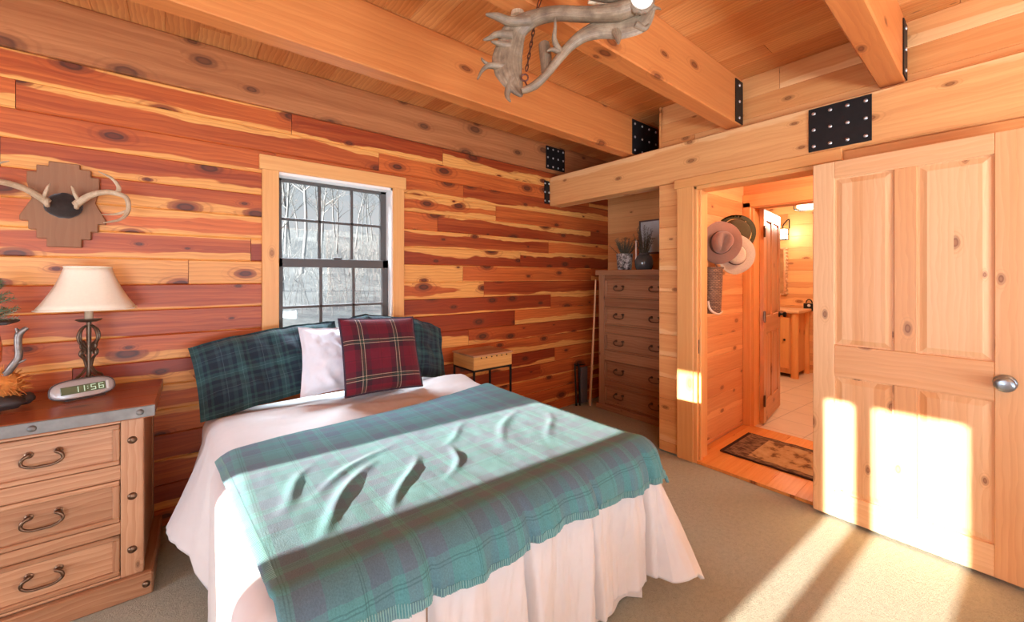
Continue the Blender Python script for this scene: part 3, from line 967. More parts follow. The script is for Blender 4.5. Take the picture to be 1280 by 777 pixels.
# ------------------------------------------------------------------ alarm clock
ck = thing('alarm_clock', 'silver oval digital alarm clock reading 11:56 on the nightstand', 'clock', (-.335, 2.622, .815), R(24))
def oval(w, h, n=40):
    pts = []
    for k in range(n):
        a = 2 * PI * k / n
        c, s2 = math.cos(a), math.sin(a)
        x = math.copysign(abs(c) ** .62, c) * w; z = math.copysign(abs(s2) ** .75, s2) * h
        z = z if z > 0 else z * .72
        pts.append((x, z))
    return pts
def clock_shell(mb, w, h, y0, y1, lean=.018):
    zc = .04
    P = oval(w, h)
    R0 = []
    for (y, f) in ((y0, .86), (y0 + .004, .95), (y0 + .012, 1.0), (y1 - .02, .97), (y1 - .006, .85), (y1, .7)):
        R0.append([mb.bm.verts.new((px * f, y + (pz + zc) * .28, zc + pz * f)) for px, pz in P])
    n = len(P)
    for i in range(len(R0) - 1):
        for k in range(n): mb.face([R0[i][k], R0[i][(k + 1) % n], R0[i + 1][(k + 1) % n], R0[i + 1][k]])
    mb.face(R0[0]); mb.face(R0[-1][::-1])
m = MB(); clock_shell(m, .105, .046, -.02, .036); m.build('case', CLOCKB, ck, smooth=True, sharp=60)
m = MB(); m.tube([(px * 1.005, -.007 + (pz + .04) * .28, .04 + pz * 1.01) for px, pz in oval(.105, .046)], .0035, 8, closed=True)
m.build('trim_ring', CLOCKD, ck, smooth=True)
# display and digits sit on the leaning front face
lean = math.atan(.28)
disp = MB(); disp.box((-.075, -.003, -.016), (.07, .004, .018), 0, .002)
do = disp.build('display', LCD, ck, loc=(0, -.0195 + .045 * .28, .045), rot=(-lean, 0, 0))
m = MB(); m.box((.073, -.004, -.018), (.082, .004, .02), 2, .002); m.build('display_bar', BAR, ck, loc=(0, -.0195 + .045 * .28, .045), rot=(-lean, 0, 0))
SEG = {'1': 'bc', '5': 'afgcd', '6': 'afgedc'}
def digit(ch, x):
    s = MB(); w, h, t = .0165, .025, .0026
    q = {'a': ((0, h - t), (w, h)), 'd': ((0, 0), (w, t)), 'g': ((0, h / 2 - t / 2), (w, h / 2 + t / 2)), 'f': ((0, h / 2), (t, h)), 'e': ((0, 0), (t, h / 2)), 'b': ((w - t, h / 2), (w, h)), 'c': ((w - t, 0), (w, h / 2))}
    for k in SEG[ch]:
        (a, b), (c, d) = q[k]
        s.box((x + a, -.0046, b - .0115), (x + c, -.003, d - .0115), 0, 0)
    s.build('digit', LCDON, do)
for chx, xx in (('1', -.036), ('1', -.016), ('5', .020), ('6', .046)): digit(chx, xx)
s = MB()
for zz in (-.004, .006): s.box((.0085, -.0046, zz), (.0115, -.003, zz + .003), 0, 0)
s.build('colon', LCDON, do)
m = MB(); m.box((-.06, -.012, -.002), (.07, .03, .006), 0, .002); m.build('foot', CLOCKD, ck)

# ------------------------------------------------------------------ woodland ornament at the left edge of the nightstand
random.seed(8)
wo = thing('woodland_ornament', 'woodland ornament of evergreen sprigs, silvery twig and orange moss on the nightstand', 'ornament', (-.562, 2.59, .815))
m = MB()
m.ball((.02, -.03, .036), .05, 14, (1, .9, .58), .3, 1.); m.ball((-.05, .03, .038), .055, 14, (1, .9, .55), .3, 4.); m.ball((.055, .03, .033), .032, 12, (1, 1, .8), .2, 7.)
m.build('stone_base', ROCK, wo, smooth=True)
m = MB()
m.ball((0, 0, .105), .058, 18, (1, 1, .95), .3, 3.)
for i in range(140):
    d = Vector((random.gauss(0, 1), random.gauss(0, 1), random.gauss(0, .8))).normalized()
    c = Vector((0, 0, .105)) + d * .05
    e = c + (d + Vector((random.uniform(-1, 1), random.uniform(-1, 1), random.uniform(-1, 1))) * .8) * .026
    m.tube([c, (c + e) / 2 + Vector((0, 0, .004)), e], [.003, .0022, .001], 5)
m.build('moss_nest', MOSS, wo, smooth=True)
m = MB()
m.tube([(.01, -.02, .14), (.035, -.025, .185), (.05, -.025, .22), (.047, -.02, .27), (.05, -.02, .31), (.072, -.02, .335)], [.012, .013, .012, .011, .012, .007], 10, sub=3)
m.tube([(.05, -.02, .31), (.042, -.02, .335)], [.009, .004], 8); m.tube([(.035, -.025, .185), (.07, -.03, .205)], [.008, .003], 8)
m.build('twig', SILVER, wo, smooth=True)
m = MB(); m.lathe([(.0, .14), (.03, .15), (.05, .2), (.052, .26), (.045, .31), (.04, .315), (.0, .315)], 24, (-.055, .02, 0))
m.build('glazed_vase', REDCER, wo, smooth=True)
m = MB(); m.box((-.16, -.06, .352), (.03, .1, .366), 0, .005)
m.tube([(-.05, .03, .31), (-.05, .03, .356)], .012, 10)
m.build('tray', ROCK, wo)
m = MB()
def needles(mb, base, tip, n, ln, r=.0011, spread=1.0):
    base, tip = Vector(base), Vector(tip); d = (tip - base)
    mb.tube([base, tip], [r * 2.2, r], 5)
    dn = d.normalized(); ox = dn.orthogonal().normalized(); oy = dn.cross(ox)
    for i in range(n):
        t = (i + .5) / n; a = i * 2.4
        c = base + d * t
        o2 = (ox * math.cos(a) + oy * math.sin(a)) * spread + dn * .7
        mb.tube([c, c + o2.normalized() * ln * (1 - .4 * t)], [r, r * .4], 3)
for i in range(40):
    a = random.uniform(0, 2 * PI); z = random.uniform(.37, .52)
    L = (.60 - z) * .62
    if math.cos(a) > 0: L *= 1 - .3 * math.cos(a)
    needles(m, (-.05, .03, z), (-.05 + L * math.cos(a), .03 + L * math.sin(a), z + .03), 26, .022, .0018)
needles(m, (-.05, .03, .366), (-.05, .03, .60), 40, .025)
m.build('evergreen_top', FIR, wo)
m = MB()
for i in range(16):
    a = random.uniform(0, 2 * PI); L = random.uniform(.05, .075)
    needles(m, (-.03, .02, .368), (-.03 + L * math.cos(a), .02 + L * math.sin(a), .375 + random.uniform(0, .03)), 22, .018)
m.build('evergreen_sprig', FIRDUST, wo)

# ------------------------------------------------------------------ antler mount on the wall
am = thing('antler_mount', 'pair of pale antlers mounted on a stepped brown wooden plaque above the lamp', 'antlers', (-.435, YA, 1.71))
half = [(.052, .205), (.052, .182), (.09, .182), (.09, .148), (.12, .148), (.12, .10), (.105, .02), (.142, -.062), (.142, -.085), (.115, -.085), (.115, -.125), (.09, -.125), (.09, -.165), (.058, -.165), (.058, -.205)]
outl = half + [(-x, z) for x, z in half[::-1]]
m = MB(); m.prism(outl, -.026, 0, 1)
pl_ = m.build('plaque', PLAQ, am)
bv = pl_.modifiers.new('bevel', 'BEVEL'); bv.width = .004; bv.segments = 2
m = MB()
m.ball((0, -.035, -.005), .052, 20, (1.25, .7, 1.15), .12, 2.)
m.build('hide_cap', FURDARK, am, smooth=True)
for sd in (1, -1):
    m = MB()
    def A(pts, rad, **k): m.tube([(sd * p[0], p[1], p[2]) for p in pts], rad, 10, sub=4, **k)
    A([(.045, -.075, .0), (.058, -.085, .012), (.10, -.12, .045), (.155, -.17, .06), (.20, -.21, .052), (.235, -.23, .03), (.24, -.235, -.03), (.215, -.25, -.075), (.16, -.27, -.098)],
      [.017, .016, .0145, .013, .012, .0105, .009, .007, .0025])
    A([(.06, -.088, .012), (.048, -.10, .04), (.04, -.105, .068), (.034, -.10, .085)], [.009, .008, .006, .002])
    A([(.20, -.21, .052), (.205, -.20, .085), (.18, -.20, .125), (.135, -.20, .15)], [.011, .009, .0065, .002])
    A([(.238, -.232, -.03), (.20, -.235, -.05), (.15, -.245, -.058)], [.008, .006, .002])
    m.lathe([(.0, -.006), (.021, -.006), (.024, 0), (.021, .008), (0, .008)], 14, (sd * .047, -.078, .0), 'X')
    m.build('antler', ANTPALE, am, smooth=True)

# ------------------------------------------------------------------ antler chandelier
YAW = R(39.5); FPX = 503.0; HZ = 346.0; CX = 640.0; CAMH = 1.36
FW = Vector((math.sin(YAW), math.cos(YAW), 0)); RT = Vector((math.cos(YAW), -math.sin(YAW), 0))
def at(px, py, depth):
    return FW * depth + RT * ((px - CX) / FPX * depth) + Vector((0, 0, CAMH + (HZ - py) / FPX * depth))
ch_c = at(705, -60, 1.5)
ac = thing('antler_chandelier', 'chandelier of interlocked grey brown palmate antlers hanging from the ceiling on chains', 'chandelier', ch_c)
VIEW = -FW
def antler(pieces, mat=ANTLER, extra=None):
    m = MB()
    for pts, rad, flat in pieces:
        m.tube([at(*p) - ch_c for p in pts], rad, 14, flat=flat, sub=5)
    o = m.build('antler', mat, ac, smooth=True)
    return o
V3 = (FW.x, FW.y, 0)
# arching antler, main beam from the cut burr on the right, palm falling at the left
antler([
    ([(800, 2, 1.33), (775, 14, 1.34), (735, 18, 1.37), (695, 17, 1.42), (668, 23, 1.46), (648, 34, 1.47), (640, 46, 1.47), (637, 60, 1.46), (634, 74, 1.45), (636, 90, 1.44), (644, 108, 1.43), (652, 120, 1.42)],
     [(.029, .029), (.030, .030), (.025, .026), (.025, .025), (.030, .022), (.042, .018), (.047, .016), (.050, .014), (.055, .013), (.050, .012), (.030, .011), (.006, .006)], V3),
    ([(662, 27, 1.46), (638, 27, 1.45), (622, 21, 1.44), (607, 18, 1.43)], [.022, .017, .014, .004], None),
    ([(640, 45, 1.46), (622, 43, 1.45), (611, 48, 1.43), (604, 50, 1.42)], [.02, .012, .008, .003], None),
    ([(636, 58, 1.46), (622, 54, 1.44), (614, 52, 1.42)], [.018, .009, .003], None),
    ([(632, 84, 1.45), (612, 82, 1.43), (603, 88, 1.42), (597, 99, 1.41)], [.018, .010, .006, .003], None),
    ([(612, 82, 1.43), (604, 76, 1.42), (602, 72, 1.41)], [.008, .005, .002], None),
    ([(640, 100, 1.44), (634, 118, 1.43), (638, 127, 1.42)], [.02, .010, .003], None),
])
m = MB()
bc = at(801, 1, 1.315) - ch_c
cf = MB()
ring = []
for k in range(20):
    a = 2 * PI * k / 20
    ring.append(cf.bm.verts.new(bc + RT * (.029 * math.cos(a) * 1.25) + Vector((0, 0, .034 * math.sin(a))) - FW * .012))
ring2 = [cf.bm.verts.new(v.co + FW * .03) for v in ring]
for k in range(20): cf.face([ring[k], ring[(k + 1) % 20], ring2[(k + 1) % 20], ring2[k]])
cf.face(ring); cf.face(ring2[::-1])
cf.build('cut_face', BONE, ac)
m = MB()
pts = [bc + RT * (.0375 * math.cos(2 * PI * k / 24) * (1 + .1 * math.sin(k * 2.7))) + Vector((0, 0, .036 * math.sin(2 * PI * k / 24) * (1 + .1 * math.cos(k * 3.1)))) for k in range(24)]
m.tube(pts, .009, 8, closed=True); m.build('burr', ANTLER, ac, smooth=True)
# lower antler, rising from the left tip to a palm at the right
antler([
    ([(652, 114, 1.40), (668, 107, 1.40), (684, 92, 1.40), (698, 74, 1.40), (712, 58, 1.40), (730, 44, 1.39), (752, 36, 1.38), (775, 33, 1.37), (800, 25, 1.36), (815, 5, 1.36)],
     [(.010, .010), (.015, .014), (.014, .014), (.016, .015), (.018, .016), (.024, .016), (.035, .014), (.045, .012), (.042, .010), (.014, .007)], V3),
    ([(700, 66, 1.40), (693, 50, 1.39), (694, 34, 1.38), (694, 22, 1.37)], [.014, .009, .006, .002], None),
    ([(702, 66, 1.40), (690, 62, 1.39), (684, 64, 1.39)], [.012, .007, .003], None),
    ([(770, 38, 1.37), (772, 47, 1.36), (773, 55, 1.35)], [(.022, .011), (.013, .008), (.003, .003)], V3),
    ([(795, 32, 1.36), (806, 36, 1.355), (812, 30, 1.35)], [.016, .009, .003], None),
    ([(808, 14, 1.36), (820, 10, 1.355), (826, 12, 1.35)], [.012, .006, .002], None),
])
# pale cut stub behind, and antlers above the frame edge
antler([([(690, -40, 1.50), (672, -20, 1.50), (648, -6, 1.50), (640, -14, 1.5)], [.014, .016, .015, .012], None),
        ([(646, -30, 1.56), (647, -8, 1.56), (647, 21, 1.56)], [.02, .022, .027], None)], ANTPALE)
antler([([(735, 3, 1.62), (760, -2, 1.63), (790, -18, 1.63), (820, -50, 1.6)], [.006, .02, .022, .02], None),
        ([(745, 3, 1.62), (770, 8, 1.61), (790, 2, 1.60)], [.004, .012, .01], None)], ANTPALE)
antler([([(683, 92, 1.43), (682, 70, 1.44), (680, 56, 1.45)], [(.018, .018), (.024, .022), (.022, .02)], None)], ANTLER)
# ring of antlers completing the chandelier above the picture
antler([([(620, -60, 1.45), (660, -25, 1.4), (720, -15, 1.36), (780, -10, 1.34), (830, -60, 1.4), (850, -130, 1.5)], [.008, .02, .026, .026, .02, .006], None),
        ([(600, -130, 1.6), (640, -80, 1.68), (720, -60, 1.74), (800, -80, 1.7), (850, -150, 1.6)], [.006, .02, .026, .02, .006], None)])
def chain(p0, p1, n, r=.0022, w=.009, ln=.018):
    m = MB(); p0, p1 = Vector(p0), Vector(p1); d = (p1 - p0); dn = d.normalized(); a = dn.orthogonal().normalized(); b = dn.cross(a)
    for i in range(n):
        c = p0 + d * ((i + .5) / n); x = a if i % 2 else b; L = d.length / n * .68
        m.tube([c + x * (w / 2 * math.cos(t)) + dn * (L * math.sin(t)) for t in [2 * PI * k / 10 for k in range(10)]], r, 6, closed=True)
    m.build('chain', plain('rusty chain', (.10, .03, .015), .5, .6), ac, smooth=True)
chain(at(658, 88, 1.44) - ch_c, at(672, 10, 1.49) - ch_c, 11)
m = MB()
hk = at(656, 97, 1.42) - ch_c
m.tube([hk + RT * (.012 * math.cos(t)) + Vector((0, 0, .012 * math.sin(t))) for t in [2 * PI * k / 12 for k in range(12)]], .003, 6, closed=True)
m.tube([hk - Vector((0, 0, .012)), at(661, 112, 1.405) - ch_c], .003, 6)
m.build('eye_hook', plain('rusty hook', (.13, .035, .02), .5, .5), ac, smooth=True)
cz = ZC - ch_c.z
chain(Vector((0, 0, -.05)), Vector((0, 0, cz)), 10, .004, .016)
chain(at(672, 10, 1.49) - ch_c, Vector((0, 0, .1)), 8)
chain(at(790, -14, 1.34) - ch_c, Vector((0, 0, .1)), 9)
m = MB(); m.lathe([(0, cz), (.06, cz), (.055, cz - .02), (.02, cz - .03), (0, cz - .03)], 20); m.build('ceiling_canopy', IRON, ac, smooth=True)

# ------------------------------------------------------------------ bed
BX0, BX1, BY0, BY1, BZ = .09, 1.575, .925, 2.86, .645
bed = thing('bed', 'queen bed base and peach mattress standing under the window', 'bed', ((BX0 + BX1) / 2, (BY0 + BY1) / 2, 0))
def rbox(mb, lo, hi, r):
    mb.box(lo, hi, 0, r, seg=3)
cxb, cyb = (BX0 + BX1) / 2, (BY0 + BY1) / 2
hw, hl = (BX1 - BX0) / 2 - .095, (BY1 - BY0) / 2 - .035
m = MB(); rbox(m, (-hw, -hl + .09, .32), (hw, hl, .595), .05); m.build('mattress', MATT, bed, smooth=True)
m = MB(); rbox(m, (-hw, -hl + .09, .12), (hw, hl, .315), .02); m.build('box_spring', SKIRT, bed, smooth=True)
m = MB()
def skirtf(a, b):
    # along left, foot, right
    Ls = (2 * hl, 2 * hw, 2 * hl); tot = sum(Ls); d = a * tot
    fo = .008 * math.sin(d * 38) + .006 * math.sin(d * 17 + 1)
    o_ = .010 + .016 * (1 - b) + fo * (1 - b)
    if d < Ls[0]: p = Vector((-hw - o_, hl - d, 0))
    elif d < Ls[0] + Ls[1]: p = Vector((-hw + (d - Ls[0]), -hl + .07 - o_, 0))
    else: p = Vector((hw + o_, -hl + (d - Ls[0] - Ls[1]), 0))
    p.z = .006 + b * .31
    return p
m.grid(240, 6, skirtf); m.build('bed_skirt', SKIRT, bed, smooth=True)
for sx in (-1, 1):
    for sy in (-1, 1):
        m = MB(); m.box((sx * (hw - .1) - .025, sy * (hl - .12) - .025, 0), (sx * (hw - .1) + .025, sy * (hl - .12) + .025, .125), 2, .004); m.build('leg', IRON, bed)

RB = .085
def fbm(x, y, z=0.0): return noise.fractal(Vector((x, y, z)), 1.0, 2.0, 3)
def bump(x, c, w): return math.exp(-((x - c) / w) ** 2)
SEAMS = (.50, .826, 1.13, 1.46)
RIDGES = ((.30, 1.18, .52, 1.44, .030, .016), (.52, 1.16, .66, 1.40, .026, .015), (.36, 1.40, .62, 1.56, .028, .010), (.72, 1.22, .84, 1.38, .024, .010),
          (1.05, 1.34, 1.30, 1.56, .034, .009), (1.24, 1.22, 1.40, 1.44, .030, .007), (.82, 1.46, 1.02, 1.58, .028, .006), (.22, 1.36, .36, 1.56, .03, .008))
def cover(s, t, lift=0.0):
    """comforter surface: (s, t) = flat cloth coordinates over the mattress; overhang drapes down"""
    x0, x1, y0 = BX0 + RB, BX1 - RB * .8, BY0 + RB
    ox = x0 - s if s < x0 else (s - x1 if s > x1 else 0.0)
    sx = -1 if s < x0 else 1
    oy = y0 - t if t < y0 else 0.0
    bx, by = min(max(s, x0), x1), max(t, y0)
    d = (ox ** 3.2 + oy ** 3.2) ** (1 / 3.2)
    # puffy top
    kk = (.25 + 1.1 * max(0, min(1, (t - 1.9) / .3))) * (1 - .85 * max(0, min(1, (t - 2.42) / .1)))
    z = BZ + kk * (.007 * fbm(s * 3.1, t * 2.3) + .0025 * fbm(s * 9, t * 7, 4))
    z += .042 * bump(s, 1.42, .2) * bump(t, 2.38, .14) + .02 * bump(s, .25, .2) * bump(t, 2.25, .2)
    z += .016 * fbm(s * 2 + t * 7, t * 3 - s * 2, 9) * max(0, min(1, (t - 2.0) / .2)) * (1 - .9 * max(0, min(1, (t - 2.42) / .1)))
    if 1.0 < t < 2.0:   # dents in the throw
        for (ax_, ay_, bx_, by_, w_, h_) in RIDGES:
            ux, uy = bx_ - ax_, by_ - ay_; L2 = ux * ux + uy * uy
            k_ = ((s - ax_) * ux + (t - ay_) * uy) / L2
            if -.3 < k_ < 1.3:
                L1 = math.sqrt(L2)
                off = ((s - ax_) * -uy + (t - ay_) * ux) / L1 + .025 * math.sin(3 * k_ + ax_ * 9)
                z += .62 * h_ * math.exp(-(off / (.62 * w_)) ** 2) * max(0, math.sin(PI * (k_ + .3) / 1.6)) ** 1.5
    z -= .024 * max(0, min(1, (t - 2.5) / .08))
    p = Vector((bx, by, z))
    if d < 1e-6:
        return p + Vector((0, 0, lift))
    dh = math.hypot(ox, oy); dx, dy = sx * ox / dh, -oy / dh
    # place along the hem
    ang = math.atan2(oy, ox)
    q = (by if sx > 0 else -by + 7) * (1 if ox > 0 else 0) + bx * (1 if oy > 0 else 0) + ang * .22
    hang = min(1.0, d / .30)
    f1 = fbm(q * 6.0, d * .7, 1.7); f2 = math.sin(q * 41 + 2.2 * fbm(q * 3, d * 1.2, 3)); f3 = fbm(q * 22, d * 2.2, 6.)
    top_ = math.exp(-((d - .12) / .12) ** 2)
    fold = hang * (.022 * f1 + (.0035 + .006 * top_) * f2 + .006 * f3 + .005 * fbm(q * 40 + d * 9, d * 3.5 - q * 4, 2.2) * (.5 + top_))
    flare = .05
    if sx < 0 and ox > 0 and oy == 0:
        lobe = bump(by, 2.36, .24)
        flare = .0 + .40 * lobe
        fold *= (.55 + .3 * lobe)
        fold -= .035 * hang * bump(by, 2.02, .05)
    if sx > 0 and ox > 0:
        flare = .10 + (.22 * (math.sin(2 * ang) ** .8 if oy > 0 else 0)) + (.10 if oy > 0 else .10 * bump(by, y0, .3))
    if oy > 0 and ox == 0:
        flare = .035
        fold *= 1.5
        puff = 0
        for sm_ in SEAMS: puff -= .052 * bump(s, sm_ + .05 * (d - .3), .0115) - .022 * bump(s, sm_ + .05 * (d - .3), .09)
        fold += puff * hang
    aq = RB * PI / 2
    if d < aq:
        a = d / RB; out = RB * math.sin(a); drop = RB * (1 - math.cos(a))
        nrm = Vector((dx * math.sin(a), dy * math.sin(a), math.cos(a)))
    else:
        e = d - aq
        out = RB + e * flare; drop = RB + e * math.sqrt(max(.05, 1 - min(.9, flare) ** 2))
        nrm = Vector((dx, dy, .15)).normalized()
    out += fold
    p = Vector((bx + dx * out, by + dy * out, z - drop))
    if p.z < .03:
        ex = .03 - p.z
        p.z = .03 + .012 * (1 + f1); p += Vector((dx, dy, 0)) * ex * .25
    return p + nrm * lift

LT = 2.72
def comforter():
    m = MB()
    L_foot = .56
    ny_f, ny_t, nx_s, nx_t = 60, 70, 50, 260
    ts = [BY0 + RB - L_foot * (1 - j / ny_f) for j in range(ny_f)] + [BY0 + RB + (LT - BY0 - RB) * j / ny_t for j in range(ny_t + 1)]
    V = []
    for t in ts:
        ll = .66 if t < 2.0 else .66 - .17 * min(1, (t - 2.0) / .12)
        if t > 2.45: ll -= (t - 2.45) * .9
        lr = .47
        x0, x1 = BX0 + RB, BX1 - RB * .8
        ss = [x0 - ll * (1 - i / nx_s) for i in range(nx_s)] + [x0 + (x1 - x0) * i / nx_t for i in range(nx_t)] + [x1 + lr * i / nx_s for i in range(nx_s + 1)]
        row = []
        for s in ss:
            s2, t2 = s, t
            if s < x0 and t < BY0 + RB:      # keep the left front corner short
                k = (BY0 + RB - t) / L_foot; t2 = BY0 + RB - (BY0 + RB - t) * (1 - .0 * k)
            row.append((m.bm.verts.new(cover(s2, t2)), (s, t)))
        V.append(row)
    for j in range(len(V) - 1):
        for i in range(len(V[0]) - 1):
            q = [V[j][i], V[j][i + 1], V[j + 1][i + 1], V[j + 1][i]]
            m.face([a[0] for a in q], [a[1] for a in q])
    o = m.build('comforter', CREAMCL, smooth=True, sharp=180)
    md = o.modifiers.new('th', 'SOLIDIFY'); md.thickness = .018; md.offset = -1
    for sm_ in SEAMS:
        q = MB(); pts = []
        for i in range(40):
            t_ = BY0 + RB - .04 - (L_foot - .05) * i / 39
            d = BY0 + RB - t_
            pts.append(cover(sm_ + .05 * (d - .3), t_, .003))
        q.tube(pts, .0035, 6)
        q.build('quilt_seam', SEAMT, o, smooth=True)
    return tag(o, 'white puffy comforter with quilted seams draped over the bed to the carpet', 'comforter')
comforter()

def throw():
    m = MB()
    nx, ny = 210, 150
    def st(a, b):
        # a across (left to right), b from foot to head
        s = .115 + .045 * (1 - b) + a * (1.56 + .02 * b)
        head = 1.935 + .17 * a + .012 * math.sin(a * 9)
        foot = .885 - .05 * a + .012 * math.sin(a * 13 + 1)
        return s, foot + (head - foot) * b
    def fn(a, b):
        s, t = st(a, b)
        return cover(s, t, .027 + .001 * fbm(s * 14, t * 14, 2) + .008 * max(0, min(1, (1.06 - t) / .06)))
    m.grid(nx, ny, fn, st)
    th = tag(m.build('throw_blanket', BLANKET, smooth=True, sharp=180), 'teal and slate plaid fleece throw spread across the comforter', 'blanket')
    md = th.modifiers.new('th', 'SOLIDIFY'); md.thickness = .010; md.offset = -1
    s2 = MB()
    for k in range(250):
        a = (k + .5) / 250
        p0 = cover(*st(a, 0.0), .0355); p1 = cover(*st(a, .020), .0365)
        s2.tube([p0, p1], .0014, 5)
    for k in range(160):
        b = (k + .5) / 160
        s2.tube([cover(*st(0, b), .0265), cover(*st(.012, b), .0275)], .0013, 5)
    so = s2.build('edge_stitching', STITCH, th); so['kind'] = 'stuff'; so['label'] = 'pale teal whip stitching'
throw()

# ------------------------------------------------------------------ pillows
def pillow(name, mat, W, H, T, loc, rot, seed, label, cat, flange=.0, group=None, wr=.010, pinch=.05, uvo=(0, 0), sag=0.0, piping=None):
    m = MB(); n = 44
    def prof(a):
        a = min(1, abs(a) / (1 - flange)) if flange else abs(a)
        return max(0.0, 1 - a ** 3.2)
    def fn(side):
        def f(a, b):
            x, y = a * 2 - 1, b * 2 - 1
            th = T / 2 * (prof(x) * prof(y)) ** .55
            px = x * W / 2 * (1 - pinch * (1 - y * y)); py = y * H / 2 * (1 - pinch * (1 - x * x))
            py += -sag * (x * x) * (y > 0) * y
            w = wr * fbm(px * 5 + seed, py * 5, seed) + wr * .6 * fbm(px * 15 + py * 6 + seed, py * 6 - px * 3, seed + 3)
            edge = (1 - abs(x) ** 6) * (1 - abs(y) ** 6)
            fl = 1.3 * wr * fbm(px * 4 + py * 3, seed, 2.0) * max(abs(x), abs(y)) ** 3
            return Vector((px, py, side * th + fl + w * (edge if th > .004 else .3)))
        return f
    m.grid(n, n, fn(1), lambda a, b: (a * W + uvo[0], b * H + uvo[1]))
    m.grid(n, n, fn(-1), lambda a, b: (a * W + uvo[0], b * H + uvo[1]), flip=True)
    bmesh.ops.remove_doubles(m.bm, verts=m.bm.verts[:], dist=.0008)
    o = m.build(name, mat, smooth=True, sharp=180, loc=loc, rot=rot)
    tag(o, label, cat, group)
    if piping:
        p = MB(); f = fn(0.0)
        loop = [f(k / 24, 0) for k in range(24)] + [f(1, k / 24) for k in range(24)] + [f(1 - k / 24, 1) for k in range(24)] + [f(0, 1 - k / 24) for k in range(24)]
        p.tube(loop, .006, 8, closed=True); p.build('piping', piping, o, smooth=True)
    return o
pillow('pillow', WATCH, .76, .44, .14, (.43, 2.69, .858), (R(63), R(-7), R(1)), 3., 'dark green and navy plaid pillow leaning on the wall at the nightstand side', 'pillow', .06, 'plaid pillows', .03, .03, sag=.03)
pillow('pillow', WATCH, .72, .46, .13, (1.19, 2.715, .880), (R(62), R(9), R(-3)), 9., 'dark green and navy plaid pillow behind the red cushion, nearest the side table', 'pillow', .06, 'plaid pillows', .035, .03, uvo=(.1, .05), sag=.07)
pillow('pillow', WHITECL, .56, .40, .12, (.80, 2.535, .868), (R(66), R(3), R(2)), 5., 'plain white pillow tucked behind the red tartan cushion', 'pillow', .05, None, .034, .06)
pillow('throw_cushion', REDT, .48, .45, .12, (.945, 2.385, .895), (R(70), R(2.5), R(3)), 6., 'square red tartan cushion with dark piping propped against the pillows', 'cushion', .0, None, .006, .045, uvo=(.02, .035), piping=plain('dark navy piping', (.05, .03, .05), .9))

# ------------------------------------------------------------------ side table with crate top
st_ = thing('side_table', 'small yellow wood crate table on thin black iron legs right of the bed', 'table', (1.725, 2.55, 0))
m = MB()
m.box((0, 0, .645), (.375, .012, .742), 0, .002); m.box((0, .288, .645), (.375, .30, .742), 0, .002)
m.box((0, .012, .645), (.012, .288, .742), 1, .002); m.box((.363, .012, .645), (.375, .288, .742), 1, .002); m.box((.012, .012, .645), (.363, .288, .66), 0, .001)
m.build('crate_box', CRATE, st_)
m = MB()
for i in range(3): m.box((-.006, -.006 + .104 * i, .744), (.381, -.006 + .104 * (i + 1) - .001, .757), 0, .002)
lid = m.build('lid', FURN, st_)
for i in range(6):
    m = MB(); xx = .07 + i * .05
    m.lathe([(0, -.004), (.005, -.003), (.006, 0)], 10, (xx, 0, .733), 'Y'); m.build('nail_head', IRON, st_)
for (xx, yy) in ((0, 0), (.36, 0), (0, .285), (.36, .285)):
    m = MB(); m.box((xx, yy, 0), (xx + .015, yy + .015, .645), 2, .001); m.build('leg', IRON, st_)
m = MB()
m.box((0, 0, .63), (.375, .014, .645), 0, .001); m.box((0, .286, .63), (.375, .30, .645), 0, .001); m.box((0, .0, .63), (.014, .3, .645), 1, .001); m.box((.361, 0, .63), (.375, .3, .645), 1, .001)
m.build('iron_frame', IRON, st_)

# ------------------------------------------------------------------ corner by the dresser
fs = thing('folding_stand', 'folded dark metal stand leaning in the corner beside the dresser', 'stand', (3.28, 2.80, 0))
m = MB(); m.tube([(-.05, .05, .0), (-.05, .07, .44)], .009, 8); m.tube([(-.015, .03, .0), (-.012, .05, .44)], .009, 8); m.build('frame_tube', IRON, fs, smooth=True)
m = MB(); m.box((.0, .02, .02), (.10, .05, .40), 2, .004); m.build('back_panel', HEATER, fs)
m = MB(); m.tube([(-.05, .068, .42), (.09, .05, .42)], .006, 8); m.build('cross_bar', IRON, fs)
sk = MB()
sk.tube([(3.325, 2.745, .012), (3.335, 2.722, .5), (3.345, 2.70, 1.0), (3.348, 2.688, 1.33)], [(.022, .014), (.017, .012), (.012, .010), (.008, .008)], 10, sub=4)
tag(sk.build('walking_stick', PALEW, smooth=True), 'pale tapered wooden stick leaning against the left front of the dresser', 'stick')

# things on the dresser
def sprig_plant(root, n, h, spread, mat, z0, seed, ln=.03):
    random.seed(seed); m = MB()
    for i in range(n):
        a = random.uniform(0, 2 * PI); r_ = spread * random.uniform(.3, 1); hh = h * random.uniform(.55, 1)
        needles(m, (.2 * r_ * math.cos(a), .2 * r_ * math.sin(a), z0), (r_ * math.cos(a), r_ * math.sin(a), z0 + hh), 16, ln, .0016)
    m.build('foliage', mat, root)
DZ = 1.43
pp = thing('potted_plant', 'bushy grey green sprigs in a small birch bark pot on the dresser', 'plant', (3.50, 2.44, DZ))
m = MB(); m.lathe([(0, 0), (.062, 0), (.070, .01), (.082, .16), (.085, .165), (.076, .165), (.07, .12), (0, .12)], 28); m.build('pot', POTM, pp, smooth=True)
sprig_plant(pp, 46, .20, .15, SAGE, .13, 2)
jp = thing('jar_arrangement', 'dark glass jar of grey sprigs in front of the slate picture', 'plant', (3.53, 2.235, DZ))
m = MB(); m.lathe([(0, 0), (.07, 0), (.085, .03), (.09, .09), (.075, .13), (.05, .15), (.055, .165), (.045, .165), (.04, .14), (0, .14)], 26); m.build('jar', JAR, jp, smooth=True)
